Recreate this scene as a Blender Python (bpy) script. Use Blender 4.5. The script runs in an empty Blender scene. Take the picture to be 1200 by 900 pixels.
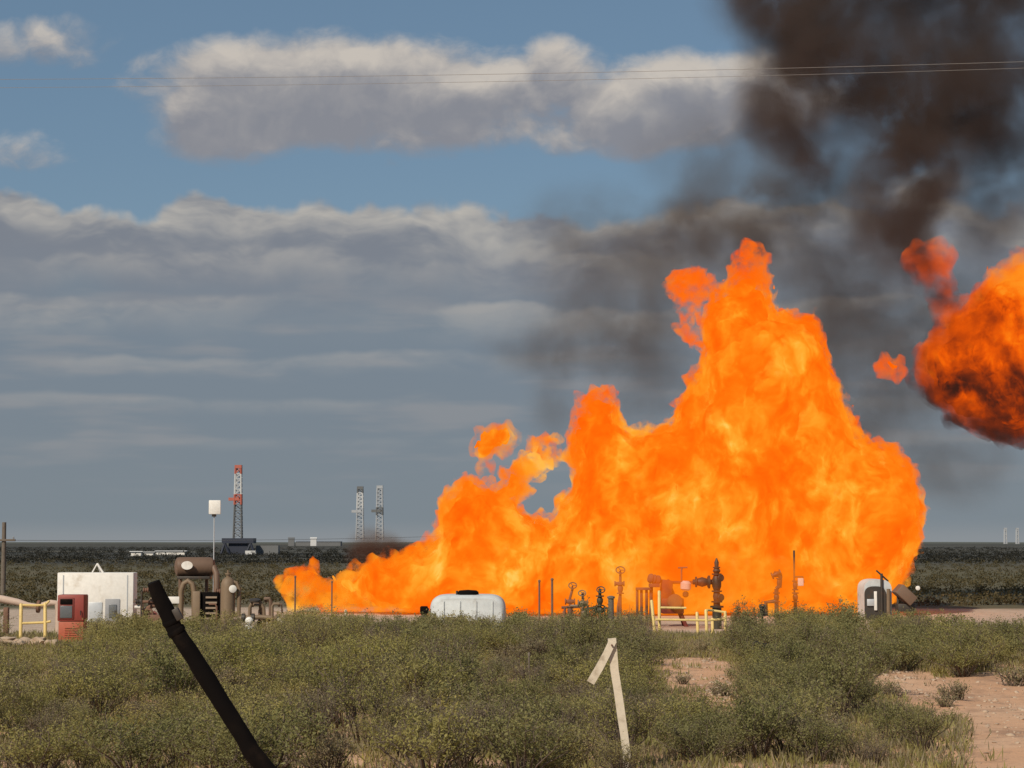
import bpy, bmesh, math, random
import numpy as np
from mathutils import Vector, Matrix, noise as mnoise

random.seed(7); rng = np.random.default_rng(7)
scene = bpy.context.scene
COL = scene.collection
PI = math.pi; R = math.radians

# ------------------------------------------------------------------ camera
F_PX = 2460.0            # focal length in pixels of a 1200 px wide picture
CAM_H = 2.8
HORIZON = 635.0
PITCH = math.atan((HORIZON - 450.0) / F_PX)
cam_d = bpy.data.cameras.new('camera'); cam = bpy.data.objects.new('camera', cam_d); COL.objects.link(cam)
cam_d.sensor_width = 36.0; cam_d.lens = 36.0 * F_PX / 1200.0
cam_d.clip_start = 0.5; cam_d.clip_end = 30000
cam.location = (0, 0, CAM_H); cam.rotation_euler = (PI / 2 + PITCH, 0, 0)
scene.camera = cam
CP, SP = math.cos(PITCH), math.sin(PITCH)

def P(u, v, D):
    """point of the place seen at pixel (u, v) of the 1200x900 picture, D metres ahead"""
    a = (u - 600.0) / F_PX; b = -(v - 450.0) / F_PX
    dx, dy, dz = a, CP - b * SP, SP + b * CP
    s = D / dy
    return Vector((dx * s, D, CAM_H + dz * s))

def K(D): return D / F_PX            # metres per pixel at distance D

# ------------------------------------------------------------------ node helpers
class X:
    def __init__(s, t, k): s.t, s.k = t, k
    def _m(s, op, *o, clamp=False):
        n = s.t.nodes.new('ShaderNodeMath'); n.operation = op; n.use_clamp = clamp
        for i, q in enumerate((s,) + o):
            if isinstance(q, X): s.t.links.new(q.k, n.inputs[i])
            else: n.inputs[i].default_value = q
        return X(s.t, n.outputs[0])
    def __add__(s, o): return s._m('ADD', o)
    __radd__ = __add__
    def __sub__(s, o): return s._m('SUBTRACT', o)
    def __rsub__(s, o): return (s * -1.0) + o
    def __mul__(s, o): return s._m('MULTIPLY', o)
    __rmul__ = __mul__
    def __truediv__(s, o): return s._m('DIVIDE', o)
    def max(s, o): return s._m('MAXIMUM', o)
    def min(s, o): return s._m('MINIMUM', o)
    def pow(s, o): return s._m('POWER', o)
    def abs(s): return s._m('ABSOLUTE')
    def clamp(s): return s._m('ADD', 0.0, clamp=True)
    def smooth(s, a, b, lo=0.0, hi=1.0):
        n = s.t.nodes.new('ShaderNodeMapRange'); n.interpolation_type = 'SMOOTHSTEP'
        s.t.links.new(s.k, n.inputs[0])
        for i, q in enumerate((a, b, lo, hi)):
            if isinstance(q, X): s.t.links.new(q.k, n.inputs[i + 1])
            else: n.inputs[i + 1].default_value = q
        return X(s.t, n.outputs[0])

def xyz(t, vec):
    n = t.nodes.new('ShaderNodeSeparateXYZ'); t.links.new(vec, n.inputs[0]); return [X(t, o) for o in n.outputs]
def comb(t, x, y, z):
    n = t.nodes.new('ShaderNodeCombineXYZ')
    for i, q in enumerate((x, y, z)):
        if isinstance(q, X): t.links.new(q.k, n.inputs[i])
        else: n.inputs[i].default_value = q
    return n.outputs[0]
def nz(t, vec, scale, detail=4.0, rough=0.55, dist=0.0, color=False):
    n = t.nodes.new('ShaderNodeTexNoise'); n.noise_dimensions = '3D'
    if vec is not None: t.links.new(vec, n.inputs['Vector'])
    n.inputs['Scale'].default_value = scale; n.inputs['Detail'].default_value = detail
    n.inputs['Roughness'].default_value = rough; n.inputs['Distortion'].default_value = dist
    return n.outputs['Color'] if color else X(t, n.outputs[0])
def mixc(t, f, a, b):
    n = t.nodes.new('ShaderNodeMix'); n.data_type = 'RGBA'
    for i, q in ((0, f), (6, a), (7, b)):
        if isinstance(q, X): t.links.new(q.k, n.inputs[i])
        elif hasattr(q, 'is_linked'): t.links.new(q, n.inputs[i])
        elif isinstance(q, tuple): n.inputs[i].default_value = q + (1.0,)
        else: n.inputs[i].default_value = q
    return n.outputs[2]
def ramp(t, f, stops):
    n = t.nodes.new('ShaderNodeValToRGB'); t.links.new(f.k, n.inputs[0]); e = n.color_ramp.elements
    while len(e) > 1: e.remove(e[-1])
    e[0].position = stops[0][0]; e[0].color = tuple(stops[0][1]) + (1,)
    for p, c in stops[1:]:
        q = e.new(p); q.color = tuple(c) + (1,)
    return n.outputs[0]
def vmath(t, op, a, b=None, scale=None):
    n = t.nodes.new('ShaderNodeVectorMath'); n.operation = op
    t.links.new(a, n.inputs[0])
    if b is not None:
        if isinstance(b, (tuple, Vector)): n.inputs[1].default_value = tuple(b)
        else: t.links.new(b, n.inputs[1])
    if scale is not None: n.inputs['Scale'].default_value = scale
    return n.outputs[1] if op in ('LENGTH', 'DISTANCE', 'DOT_PRODUCT') else n.outputs[0]

# ------------------------------------------------------------------ sky
SUN_EL, SUN_AZ = R(38), R(-148)        # azimuth from +Y towards +X: behind the camera, to its left
SKY = 0.07
world = bpy.data.worlds.new('World'); scene.world = world; world.use_nodes = True
wt = world.node_tree; wt.nodes.clear()
wout = wt.nodes.new('ShaderNodeOutputWorld'); bg = wt.nodes.new('ShaderNodeBackground')
wt.links.new(bg.outputs[0], wout.inputs[0]); bg.inputs[1].default_value = SKY
nish = wt.nodes.new('ShaderNodeTexSky'); nish.sky_type = 'NISHITA'; nish.sun_disc = False
nish.sun_elevation = SUN_EL; nish.sun_rotation = SUN_AZ; nish.air_density = 1.0; nish.dust_density = 0.6; nish.ozone_density = 2.2
geo = wt.nodes.new('ShaderNodeTexCoord'); DIR = geo.outputs['Generated']
dx, dy, dz = xyz(wt, DIR)
el = dz._m('ARCSINE'); az = dx._m('ARCTAN2', dy)
def sk(c): return tuple(q / SKY for q in c)
def PXA(u, v): return ((u - 600) / F_PX, (HORIZON - v) / F_PX)
# seamless cloud noise on the dome, flattened towards the horizon
warp = nz(wt, DIR, 16.0, 3.0, color=True)
dw = vmath(wt, 'ADD', DIR, vmath(wt, 'SCALE', vmath(wt, 'SUBTRACT', warp, (0.5, 0.5, 0.5)), scale=0.035))
CUM = [(380, 112, 220, 74, 1.1), (262, 140, 112, 56, .9), (545, 122, 160, 58, 1.0), (300, 172, 80, 30, .7), (460,150,120,36,.8), (664, 100, 62, 56, .9), (640, 160, 80, 32, .6),
       (775, 128, 175, 58, .95), (905, 118, 140, 52, .85), (78, 58, 78, 34, .62), (-10, 66, 70, 28, .6), (30, 190, 75, 24, .5), (1090, 240, 150, 34, .4)]
def cumulus(up):
    v2 = dw if up == 0 else vmath(wt, 'ADD', dw, (0, 0, up))
    sc = wt.nodes.new('ShaderNodeMapping'); wt.links.new(v2, sc.inputs[0]); sc.inputs['Scale'].default_value = (1, 1, 1.7)
    n = nz(wt, sc.outputs[0], 21.0, 7.0, 0.57)
    e = el + up if up else el
    f = None
    for (u, v, ru, rv, am) in CUM:
        a0, e0 = PXA(u, v)
        q = ((az - a0) / (ru / F_PX)).pow(2.0); w = ((e - e0) / (rv / F_PX)).pow(2.0)
        g = (1.0 - (q + w)) * am + (am - 1.0) * 0.55
        f = g if f is None else f.max(g)
    f = f.max(-1.2)
    # the same kind of cumulus goes on all round the dome
    g = (nz(wt, vmath(wt, 'ADD', dw, (3.1, 1.7, 0.4 + up)), 4.2, 2.0) - 0.57) * 6.0
    away = az.abs().smooth(0.30, 0.42); high = el.smooth(0.255, 0.34)
    lowm = el.smooth(0.13, 0.19)
    g = (g + 1.2) * away.max(high) * lowm - 1.2
    return f.max(g) + (n - 0.5) * 2.5
c0 = cumulus(0); c1 = cumulus(0.010)
cover = c0.smooth(-0.22, 0.62)
lit = ((c0 - c1) * 0.85 + 0.26).clamp() * (1.0 - c1.smooth(0.15, 1.05) * 0.80)
fine = nz(wt, dw, 60.0, 3.0)
cum_col = mixc(wt, (lit * 1.0 + (fine - 0.5) * 0.5).clamp(), sk((0.240, 0.250, 0.285)), sk((0.56, 0.515, 0.465)))
# cloud banks standing on the horizon haze
def bank(top_v, bump, scale, seed):
    _, e0 = PXA(0, top_v)
    m = wt.nodes.new('ShaderNodeMapping'); wt.links.new(DIR, m.inputs[0])
    m.inputs['Location'].default_value = (seed, seed * 2.3, 0); m.inputs['Scale'].default_value = (1, 1, 0.9)
    lumps = nz(wt, m.outputs[0], scale, 4.5, 0.5)
    top = (lumps - 0.5) * bump + e0
    return top - el, lumps
b1, l1 = bank(246, 0.050, 21.0, 3.7)
b1c = b1.smooth(-0.0015, 0.004)
mm = wt.nodes.new('ShaderNodeMapping'); wt.links.new(dw, mm.inputs[0]); mm.inputs['Scale'].default_value = (1, 1, 3.0)
puff = nz(wt, mm.outputs[0], 20.0, 4.0, 0.55)
rim1 = (b1.smooth(0.036, 0.0) * puff.smooth(0.32, 0.78)).clamp()
bank1 = mixc(wt, rim1, sk((0.200, 0.222, 0.262)), sk((0.52, 0.49, 0.44)))
m3 = wt.nodes.new('ShaderNodeMapping'); wt.links.new(DIR, m3.inputs[0]); m3.inputs['Scale'].default_value = (1, 1, 7.0)
streak = nz(wt, m3.outputs[0], 13.0, 3.0, 0.5)
rims = None
for tv, bump_, sc_, sd_, th_, am_ in ((302, .034, 22.0, 1.3, .022, .55), (354, .030, 16.0, 9.2, .022, .85), (418, .020, 15.0, 4.4, .012, .50), (466, .014, 13.0, 6.1, .009, .40), (512, .010, 12.0, 2.9, .007, .22)):
    b2, l2 = bank(tv, bump_, sc_, sd_)
    pt = nz(wt, vmath(wt, 'ADD', DIR, (5.5 + sd_, 0, sd_)), 5.5, 1.5).smooth(0.42, 0.60)
    r2 = b2.smooth(th_, 0.001) * b2.smooth(-0.0012, 0.0025) * (pt * 0.75 + 0.10) * puff.smooth(0.28, 0.62) * am_
    rims = r2 if rims is None else rims.max(r2)
low = mixc(wt, el.smooth(0.0, 0.10), sk((0.205, 0.242, 0.272)), sk((0.188, 0.232, 0.280)))
low = mixc(wt, streak.smooth(0.48, 0.72) * el.smooth(0.012, 0.05) * 0.5, low, sk((0.30, 0.30, 0.31)))
low = mixc(wt, el.smooth(0.012, 0.0) * 0.5, low, sk((0.30, 0.31, 0.32)))
blue = mixc(wt, 0.55, sk((0.135, 0.228, 0.318)), nish.outputs[0])
col = mixc(wt, cover, blue, cum_col)
bankf = mixc(wt, b1.smooth(0.018, 0.060), bank1, low)
col = mixc(wt, b1c, col, bankf)
col = mixc(wt, rims * b1c * 0.9, col, sk((0.41, 0.395, 0.375)))
wt.links.new(col, bg.inputs[0])
try:
    world.cycles.sampling_method = 'MANUAL'; world.cycles.sample_map_resolution = 512
except Exception: pass

sun_d = bpy.data.lights.new('sun', 'SUN'); sun = bpy.data.objects.new('sun', sun_d); COL.objects.link(sun)
sun_d.energy = 3.8; sun_d.angle = R(0.6); sun_d.color = (1.0, 0.89, 0.72)
sd = Vector((math.sin(SUN_AZ) * math.cos(SUN_EL), math.cos(SUN_AZ) * math.cos(SUN_EL), math.sin(SUN_EL)))
sun.rotation_euler = sd.to_track_quat('Z', 'Y').to_euler(); sun.location = sd * 80

vs = scene.view_settings
vs.view_transform = 'Standard'; vs.look = 'None'; vs.gamma = 1.0; vs.exposure = 0.0; vs.use_curve_mapping = False
cy = scene.cycles
cy.max_bounces = 6; cy.diffuse_bounces = 2; cy.glossy_bounces = 2; cy.transmission_bounces = 3; cy.volume_bounces = 1
cy.transparent_max_bounces = 16; cy.use_denoising = True; cy.caustics_reflective = False; cy.caustics_refractive = False
cy.volume_step_rate = 1.0; cy.volume_max_steps = 256

# ------------------------------------------------------------------ materials
MATS = {}
def mat_base(name):
    m = bpy.data.materials.new(name); m.use_nodes = True; t = m.node_tree; t.nodes.clear()
    o = t.nodes.new('ShaderNodeOutputMaterial'); return m, t, o
def paint(name, c, rough=0.6, metal=0.0, wear=(0.25, 0.20, 0.15), amount=0.35, scale=6.0, bump=0.15, spec=0.5):
    """painted or bare surface with blotchy weathering, dirt and fine relief"""
    if name in MATS: return MATS[name]
    m, t, o = mat_base(name)
    b = t.nodes.new('ShaderNodeBsdfPrincipled'); t.links.new(b.outputs[0], o.inputs[0])
    tc = t.nodes.new('ShaderNodeTexCoord').outputs['Object']
    n1 = nz(t, tc, scale, 6.0, 0.62); n2 = nz(t, tc, scale * 0.35, 3.0, 0.5, 0.6)
    f = (n1.smooth(0.46, 0.70) * n2.smooth(0.38, 0.62) * amount).clamp()
    cc = mixc(t, f, tuple(c), tuple(wear))
    var = nz(t, tc, scale * 3.1, 2.0)
    cc = mixc(t, var.smooth(0.3, 0.7) * 0.18, cc, tuple(q * 0.6 for q in c))
    t.links.new(cc, b.inputs['Base Color'])
    rr = (n1 - 0.5) * 0.3 + rough; t.links.new(rr.clamp().k, b.inputs['Roughness']); b.inputs['Metallic'].default_value = metal; b.inputs['Specular IOR Level'].default_value = spec
    if bump:
        bp = t.nodes.new('ShaderNodeBump'); bp.inputs['Strength'].default_value = bump; bp.inputs['Distance'].default_value = 0.02
        t.links.new(n1.k, bp.inputs['Height']); t.links.new(bp.outputs[0], b.inputs['Normal'])
    MATS[name] = m; return m
M_white = paint('white_paint', (0.80, 0.78, 0.74), 0.6, wear=(0.46, 0.38, 0.29), amount=0.6, scale=2.6, spec=0.3)
M_red = paint('red_paint', (0.30, 0.055, 0.042), 0.55, wear=(0.22, 0.07, 0.04), amount=0.6, scale=4)
M_redlow = paint('orange_red_paint', (0.42, 0.10, 0.05), 0.6, wear=(0.30, 0.12, 0.06), amount=0.5, scale=4)
M_dkred = paint('dark_red_paint', (0.20, 0.035, 0.025), 0.6, wear=(0.08, 0.03, 0.02), amount=0.6)
M_yellow = paint('yellow_paint', (0.78, 0.58, 0.22), 0.5, wear=(0.35, 0.22, 0.10), amount=0.5, scale=9)
M_brown = paint('brown_paint', (0.165, 0.102, 0.068), 0.6, wear=(0.10, 0.06, 0.04), amount=0.6, scale=3)
M_tan = paint('tan_paint', (0.205, 0.142, 0.088), 0.6, wear=(0.13, 0.09, 0.06), amount=0.5, scale=3)
M_dark = paint('dark_steel', (0.06, 0.052, 0.045), 0.55, 0.3, wear=(0.12, 0.06, 0.03), amount=0.5)
M_green = paint('olive_valve_paint', (0.050, 0.042, 0.024), 0.55, wear=(0.10, 0.06, 0.03), amount=0.5)
M_black = paint('black_plastic', (0.006, 0.005, 0.005), 0.92, wear=(0.03, 0.02, 0.014), amount=0.5, scale=5, spec=0.08)
M_grey = paint('grey_paint', (0.30, 0.31, 0.33), 0.55, wear=(0.18, 0.15, 0.13), amount=0.4)
M_ltgrey = paint('galvanised_steel', (0.52, 0.55, 0.58), 0.42, 0.15, wear=(0.35, 0.33, 0.31), amount=0.4, scale=2)
M_dullwhite = paint('dull_white_plastic', (0.58, 0.61, 0.62), 0.85, wear=(0.30, 0.26, 0.22), amount=0.7, scale=2.5, spec=0.2)
M_rust = paint('rusty_steel', (0.19, 0.10, 0.065), 0.8, wear=(0.10, 0.05, 0.03), amount=0.7)
M_wood = paint('weathered_wood', (0.16, 0.13, 0.105), 0.85, wear=(0.07, 0.05, 0.04), amount=0.6, scale=7)
M_palewood = paint('pale_painted_wood', (0.66, 0.58, 0.46), 0.7, wear=(0.33, 0.26, 0.18), amount=0.7, scale=9)
M_pink = paint('pale_pipe_coating', (0.56, 0.42, 0.34), 0.65, wear=(0.33, 0.22, 0.15), amount=0.5, scale=2)
M_glass = paint('dusty_glass', (0.13, 0.14, 0.15), 0.25, wear=(0.28, 0.27, 0.24), amount=0.6, scale=4)
M_navy = paint('navy_steel', (0.022, 0.028, 0.050), 0.6, wear=(0.04, 0.04, 0.04), amount=0.4, scale=.3)
M_rigred = paint('rig_red', (0.48, 0.13, 0.09), 0.6, wear=(0.3, 0.12, 0.1), amount=0.4, scale=.3)
M_rigwhite = paint('rig_white', (0.62, 0.62, 0.62), 0.6, wear=(0.4, 0.4, 0.4), amount=0.4, scale=.3)
M_riggrey = paint('rig_grey', (0.15, 0.155, 0.16), 0.6, wear=(0.1, 0.1, 0.1), amount=0.4, scale=.3)
M_far = paint('hazed_far_steel', (0.42, 0.44, 0.47), 0.7, wear=(0.35, 0.35, 0.37), amount=0.4, scale=.2)  # pale bluish base colour carries the air haze over far masts
M_rock = paint('caliche_rock', (0.48, 0.36, 0.26), 0.9, wear=(0.28, 0.19, 0.13), amount=0.7, scale=4, bump=0.6)
M_char = paint('charred_wood', (0.018, 0.014, 0.013), 0.9, wear=(0.06, 0.04, 0.03), amount=0.5, scale=8, bump=0.5)
M_wire = paint('wire_metal', (0.36, 0.35, 0.34), 0.5, 0.4, amount=0.2)

# ------------------------------------------------------------------ mesh helpers
class MB:
    def __init__(s): s.v = []; s.f = []
    def add(s, vs, fs):
        o = len(s.v); s.v += [tuple(q) for q in vs]; s.f += [tuple(i + o for i in f) for f in fs]; return s
    def box(s, c, d, rot=None, bev=0.0):
        """bevelled box, centre c, full size d"""
        hx, hy, hz = d[0] / 2, d[1] / 2, d[2] / 2
        b = min(bev, hx * .8, hy * .8, hz * .8)
        if b <= 0:
            vs = [Vector((sx * hx, sy * hy, sz * hz)) for sz in (-1, 1) for sy in (-1, 1) for sx in (-1, 1)]
            fs = [(0, 2, 3, 1), (4, 5, 7, 6), (0, 1, 5, 4), (2, 6, 7, 3), (0, 4, 6, 2), (1, 3, 7, 5)]
        else:
            bm = bmesh.new(); bmesh.ops.create_cube(bm, size=1.0)
            for q in bm.verts: q.co = Vector((q.co.x * d[0], q.co.y * d[1], q.co.z * d[2]))
            bmesh.ops.bevel(bm, geom=list(bm.edges), offset=b, segments=2, affect='EDGES', profile=0.5)
            bm.verts.index_update(); vs = [q.co.copy() for q in bm.verts]; fs = [[q.index for q in f.verts] for f in bm.faces]; bm.free()
        m = rot.to_matrix() if rot is not None and not isinstance(rot, Matrix) else rot
        vs = [((m @ q) if m is not None else q) + Vector(c) for q in vs]
        return s.add(vs, fs)
    def tube(s, pts, r, seg=10, cap=True):
        pts = [Vector(p) for p in pts]; rs = r if isinstance(r, (list, tuple)) else [r] * len(pts)
        vs, fs = [], []
        up = None
        for i, p in enumerate(pts):
            d = (pts[min(i + 1, len(pts) - 1)] - pts[max(i - 1, 0)]).normalized()
            if up is None: up = d.orthogonal().normalized()
            up = (up - d * up.dot(d)).normalized(); w = d.cross(up)
            for k in range(seg):
                a = 2 * PI * k / seg; vs.append(p + (up * math.cos(a) + w * math.sin(a)) * rs[i])
        for i in range(len(pts) - 1):
            for k in range(seg):
                k2 = (k + 1) % seg; fs.append((i * seg + k, i * seg + k2, (i + 1) * seg + k2, (i + 1) * seg + k))
        if cap:
            fs.append(tuple(reversed(range(seg)))); fs.append(tuple((len(pts) - 1) * seg + k for k in range(seg)))
        return s.add(vs, fs)
    def lathe(s, prof, base=(0, 0, 0), axis=(0, 0, 1), seg=20):
        """profile of (radius, height) turned about axis through base"""
        ax = Vector(axis).normalized(); u = ax.orthogonal().normalized(); w = ax.cross(u); b = Vector(base)
        vs, fs = [], []
        for r, h in prof:
            for k in range(seg):
                a = 2 * PI * k / seg; vs.append(b + ax * h + (u * math.cos(a) + w * math.sin(a)) * max(r, 1e-4))
        for i in range(len(prof) - 1):
            for k in range(seg):
                k2 = (k + 1) % seg; fs.append((i * seg + k, i * seg + k2, (i + 1) * seg + k2, (i + 1) * seg + k))
        fs.append(tuple(reversed(range(seg)))); fs.append(tuple((len(prof) - 1) * seg + k for k in range(seg)))
        return s.add(vs, fs)
    def build(s, name, mat, parent=None, angle=35):
        me = bpy.data.meshes.new(name); me.from_pydata(s.v, [], s.f); me.validate(); me.update()
        me.shade_smooth()
        me.set_sharp_from_angle(angle=R(angle))
        me.materials.append(mat)
        o = bpy.data.objects.new(name, me); COL.objects.link(o); o.parent = parent
        return o
def tag(o, label, cat=None, group=None, kind=None):
    if label: o['label'] = label
    if cat: o['category'] = cat
    if group: o['group'] = group
    if kind: o['kind'] = kind
    return o
def thing(name, loc, label, cat, group=None, rz=0.0):
    o = bpy.data.objects.new(name, None); COL.objects.link(o); o.empty_display_size = 0.3
    o.location = loc; o.rotation_euler = (0, 0, rz)
    return tag(o, label, cat, group)
def copy_tree(o, parent=None):
    c = o.copy(); COL.objects.link(c); c.parent = parent
    for ch in o.children: copy_tree(ch, c)
    return c

# ------------------------------------------------------------------ ground
def smooth(a, b, x):
    t = min(max((x - a) / (b - a), 0.0), 1.0); return t * t * (3 - 2 * t)
def ground_h(x, y):
    r = math.hypot(x, y)
    near = 1.0 - smooth(50, 58, r)
    h = 0.0
    if near > 0:
        h += near * (0.20 * mnoise.noise(Vector((x * .16, y * .10, 3.3))) + 0.07 * mnoise.noise(Vector((x * .6, y * .5, 1.2))) + 0.02 * mnoise.noise(Vector((x * 2, y * 2, 5))))
    if 88 < r < 1500:
        h += 0.25 * smooth(88, 160, r) * (1 - smooth(900, 1500, r)) * mnoise.noise(Vector((x * .02, y * .02, 7)))
    far = smooth(1200, 3500, r)
    if far > 0: h += far * (5.0 * mnoise.noise(Vector((x * .0006, y * .0006, 2.0))) + 1.2 * mnoise.noise(Vector((x * .003, y * .003, 4.0))) - 1.0)
    return h
M_ground, gt, go = mat_base('desert_ground')
gb = gt.nodes.new('ShaderNodeBsdfPrincipled'); gt.links.new(gb.outputs[0], go.inputs[0]); gb.inputs['Roughness'].default_value = 0.95
gp = gt.nodes.new('ShaderNodeNewGeometry').outputs['Position']
gx, gy, gz_ = xyz(gt, gp)
dist = X(gt, vmath(gt, 'LENGTH', gp))
g1 = nz(gt, gp, 0.35, 6.0, 0.6); g2 = nz(gt, gp, 2.2, 6.0, 0.65); g3 = nz(gt, gp, 14.0, 4.0, 0.6); gf = nz(gt, gp, 0.02, 5.0, 0.6)
sand = mixc(gt, g1.smooth(0.35, 0.65), (0.58, 0.330, 0.190), (0.64, 0.400, 0.250))
m5 = gt.nodes.new('ShaderNodeMapping'); gt.links.new(gp, m5.inputs[0]); m5.inputs['Scale'].default_value = (1, .35, 1)
sand = mixc(gt, nz(gt, m5.outputs[0], 0.9, 5.0, 0.65).smooth(0.50, 0.66) * 0.75, sand, (0.36, 0.205, 0.125))
sand = mixc(gt, g2.smooth(0.50, 0.72) * 0.6, sand, (0.30, 0.185, 0.120))
sand = mixc(gt, g3.smooth(0.56, 0.74) * 0.5, sand, (0.24, 0.165, 0.11))
pad = mixc(gt, g2.smooth(0.35, 0.7), (0.52, 0.41, 0.32), (0.40, 0.30, 0.22))
olive = mixc(gt, g1.smooth(0.38, 0.62) * 0.5 + gf.smooth(0.38, 0.62) * 0.5, (0.085, 0.077, 0.034), (0.125, 0.100, 0.055))
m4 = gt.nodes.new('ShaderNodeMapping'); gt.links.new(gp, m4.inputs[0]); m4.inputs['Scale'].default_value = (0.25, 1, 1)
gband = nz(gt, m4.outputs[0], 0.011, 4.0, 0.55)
cloudshade_veg = mixc(gt, gband.smooth(0.44, 0.66), (0.030, 0.030, 0.023), (0.090, 0.082, 0.060))  # cloud shadow on the far plain is put into this ground colour
c = mixc(gt, (dist + (g1 - 0.5) * 6.0).smooth(56, 62), sand, pad)
c = mixc(gt, (dist + (g1 - 0.5) * 8.0).smooth(88, 93), c, olive)
c = mixc(gt, (dist + (gf - 0.5) * 160.0).smooth(190, 320), c, cloudshade_veg)
c = mixc(gt, dist.smooth(1500, 5000), c, (0.085, 0.090, 0.070))
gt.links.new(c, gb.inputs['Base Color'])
bp = gt.nodes.new('ShaderNodeBump'); bp.inputs['Strength'].default_value = 0.7; bp.inputs['Distance'].default_value = 0.05
gt.links.new((g2 + g3 * 0.6).k, bp.inputs['Height']); gt.links.new(bp.outputs[0], gb.inputs['Normal'])
rads = [1.0] + list(np.geomspace(4, 22, 14)) + list(np.linspace(22.6, 66, 110)) + list(np.geomspace(68, 14000, 110))
angs = list(np.linspace(-0.34, 0.34, 130)) + list(np.linspace(0.34, 2 * PI - 0.34, 90)[1:-1])
gv, gfaces = [(0, 0, ground_h(0, 0))], []
for r_ in rads:
    for a in angs:
        x, y = r_ * math.sin(a), r_ * math.cos(a); gv.append((x, y, ground_h(x, y)))
na = len(angs)
for k in range(na): gfaces.append((0, 1 + (k + 1) % na, 1 + k))
for i in range(len(rads) - 1):
    for k in range(na):
        k2 = (k + 1) % na; a0 = 1 + i * na; gfaces.append((a0 + k, a0 + k2, a0 + na + k2, a0 + na + k))
me = bpy.data.meshes.new('ground'); me.from_pydata(gv, [], gfaces); me.update(); me.shade_smooth(); me.materials.append(M_ground)
ground = bpy.data.objects.new('ground', me); COL.objects.link(ground); tag(ground, 'sandy desert ground running out to a flat dark horizon', None, kind='structure')

# ------------------------------------------------------------------ fire
FIRE_D = 83.0
def poly_d(poly, pts):
    """signed distance (positive inside) of points to a polygon, in pixels"""
    poly = np.array(poly, float); n = len(poly); best = np.full(len(pts), 1e9); ins = np.zeros(len(pts), bool)
    for i in range(n):
        a, b = poly[i], poly[(i + 1) % n]; ab = b - a
        t = np.clip(((pts - a) @ ab) / max(ab @ ab, 1e-9), 0, 1)
        best = np.minimum(best, np.hypot(*(pts - (a + t[:, None] * ab)).T))
        cond = ((a[1] > pts[:, 1]) != (b[1] > pts[:, 1]))
        xi = a[0] + (pts[:, 1] - a[1]) * ab[0] / (ab[1] if abs(ab[1]) > 1e-9 else 1e-9)
        ins ^= cond & (pts[:, 0] < xi)
    return np.where(ins, best, -best)
def balls(poly, D, rmax, depth, step=13, small=True, seed=1, rmin=3.0):
    """spheres that fill the outline, spread in depth"""
    g = np.random.default_rng(seed); poly_a = np.array(poly, float)
    lo, hi = poly_a.min(0), poly_a.max(0)
    xs, ys = np.meshgrid(np.arange(lo[0], hi[0], step), np.arange(lo[1], hi[1], step))
    pts = np.stack([xs.ravel(), ys.ravel()], 1) + g.uniform(-step * .45, step * .45, (xs.size, 2))
    d = poly_d(poly, pts); out = []
    for (u, v), r in zip(pts, d):
        if r < rmin: continue
        r0 = min(r, rmax) * g.uniform(0.82, 1.0)
        room = depth * min(1.0, (r / rmax) ** 0.7)
        out.append((u, v, D + g.uniform(-1, 1) * room, r0))
    if small:                                   # little tongues along the outline
        n = len(poly)
        for i in range(n):
            a, b = poly_a[i], poly_a[(i + 1) % n]; L = np.hypot(*(b - a))
            for k in range(max(1, int(L / 9))):
                q = a + (b - a) * g.uniform() + g.normal(0, 1.5, 2)
                out.append((q[0], q[1], D + g.uniform(-.6, .6) * depth * .4, g.uniform(3.0, 8.0)))
    return out
ICO = {}
def ico(sub):
    if sub not in ICO:
        bm = bmesh.new(); bmesh.ops.create_icosphere(bm, subdivisions=sub, radius=1.0); bm.verts.index_update()
        ICO[sub] = (np.array([q.co[:] for q in bm.verts]), np.array([[q.index for q in f.verts] for f in bm.faces])); bm.free()
    return ICO[sub]
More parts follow.
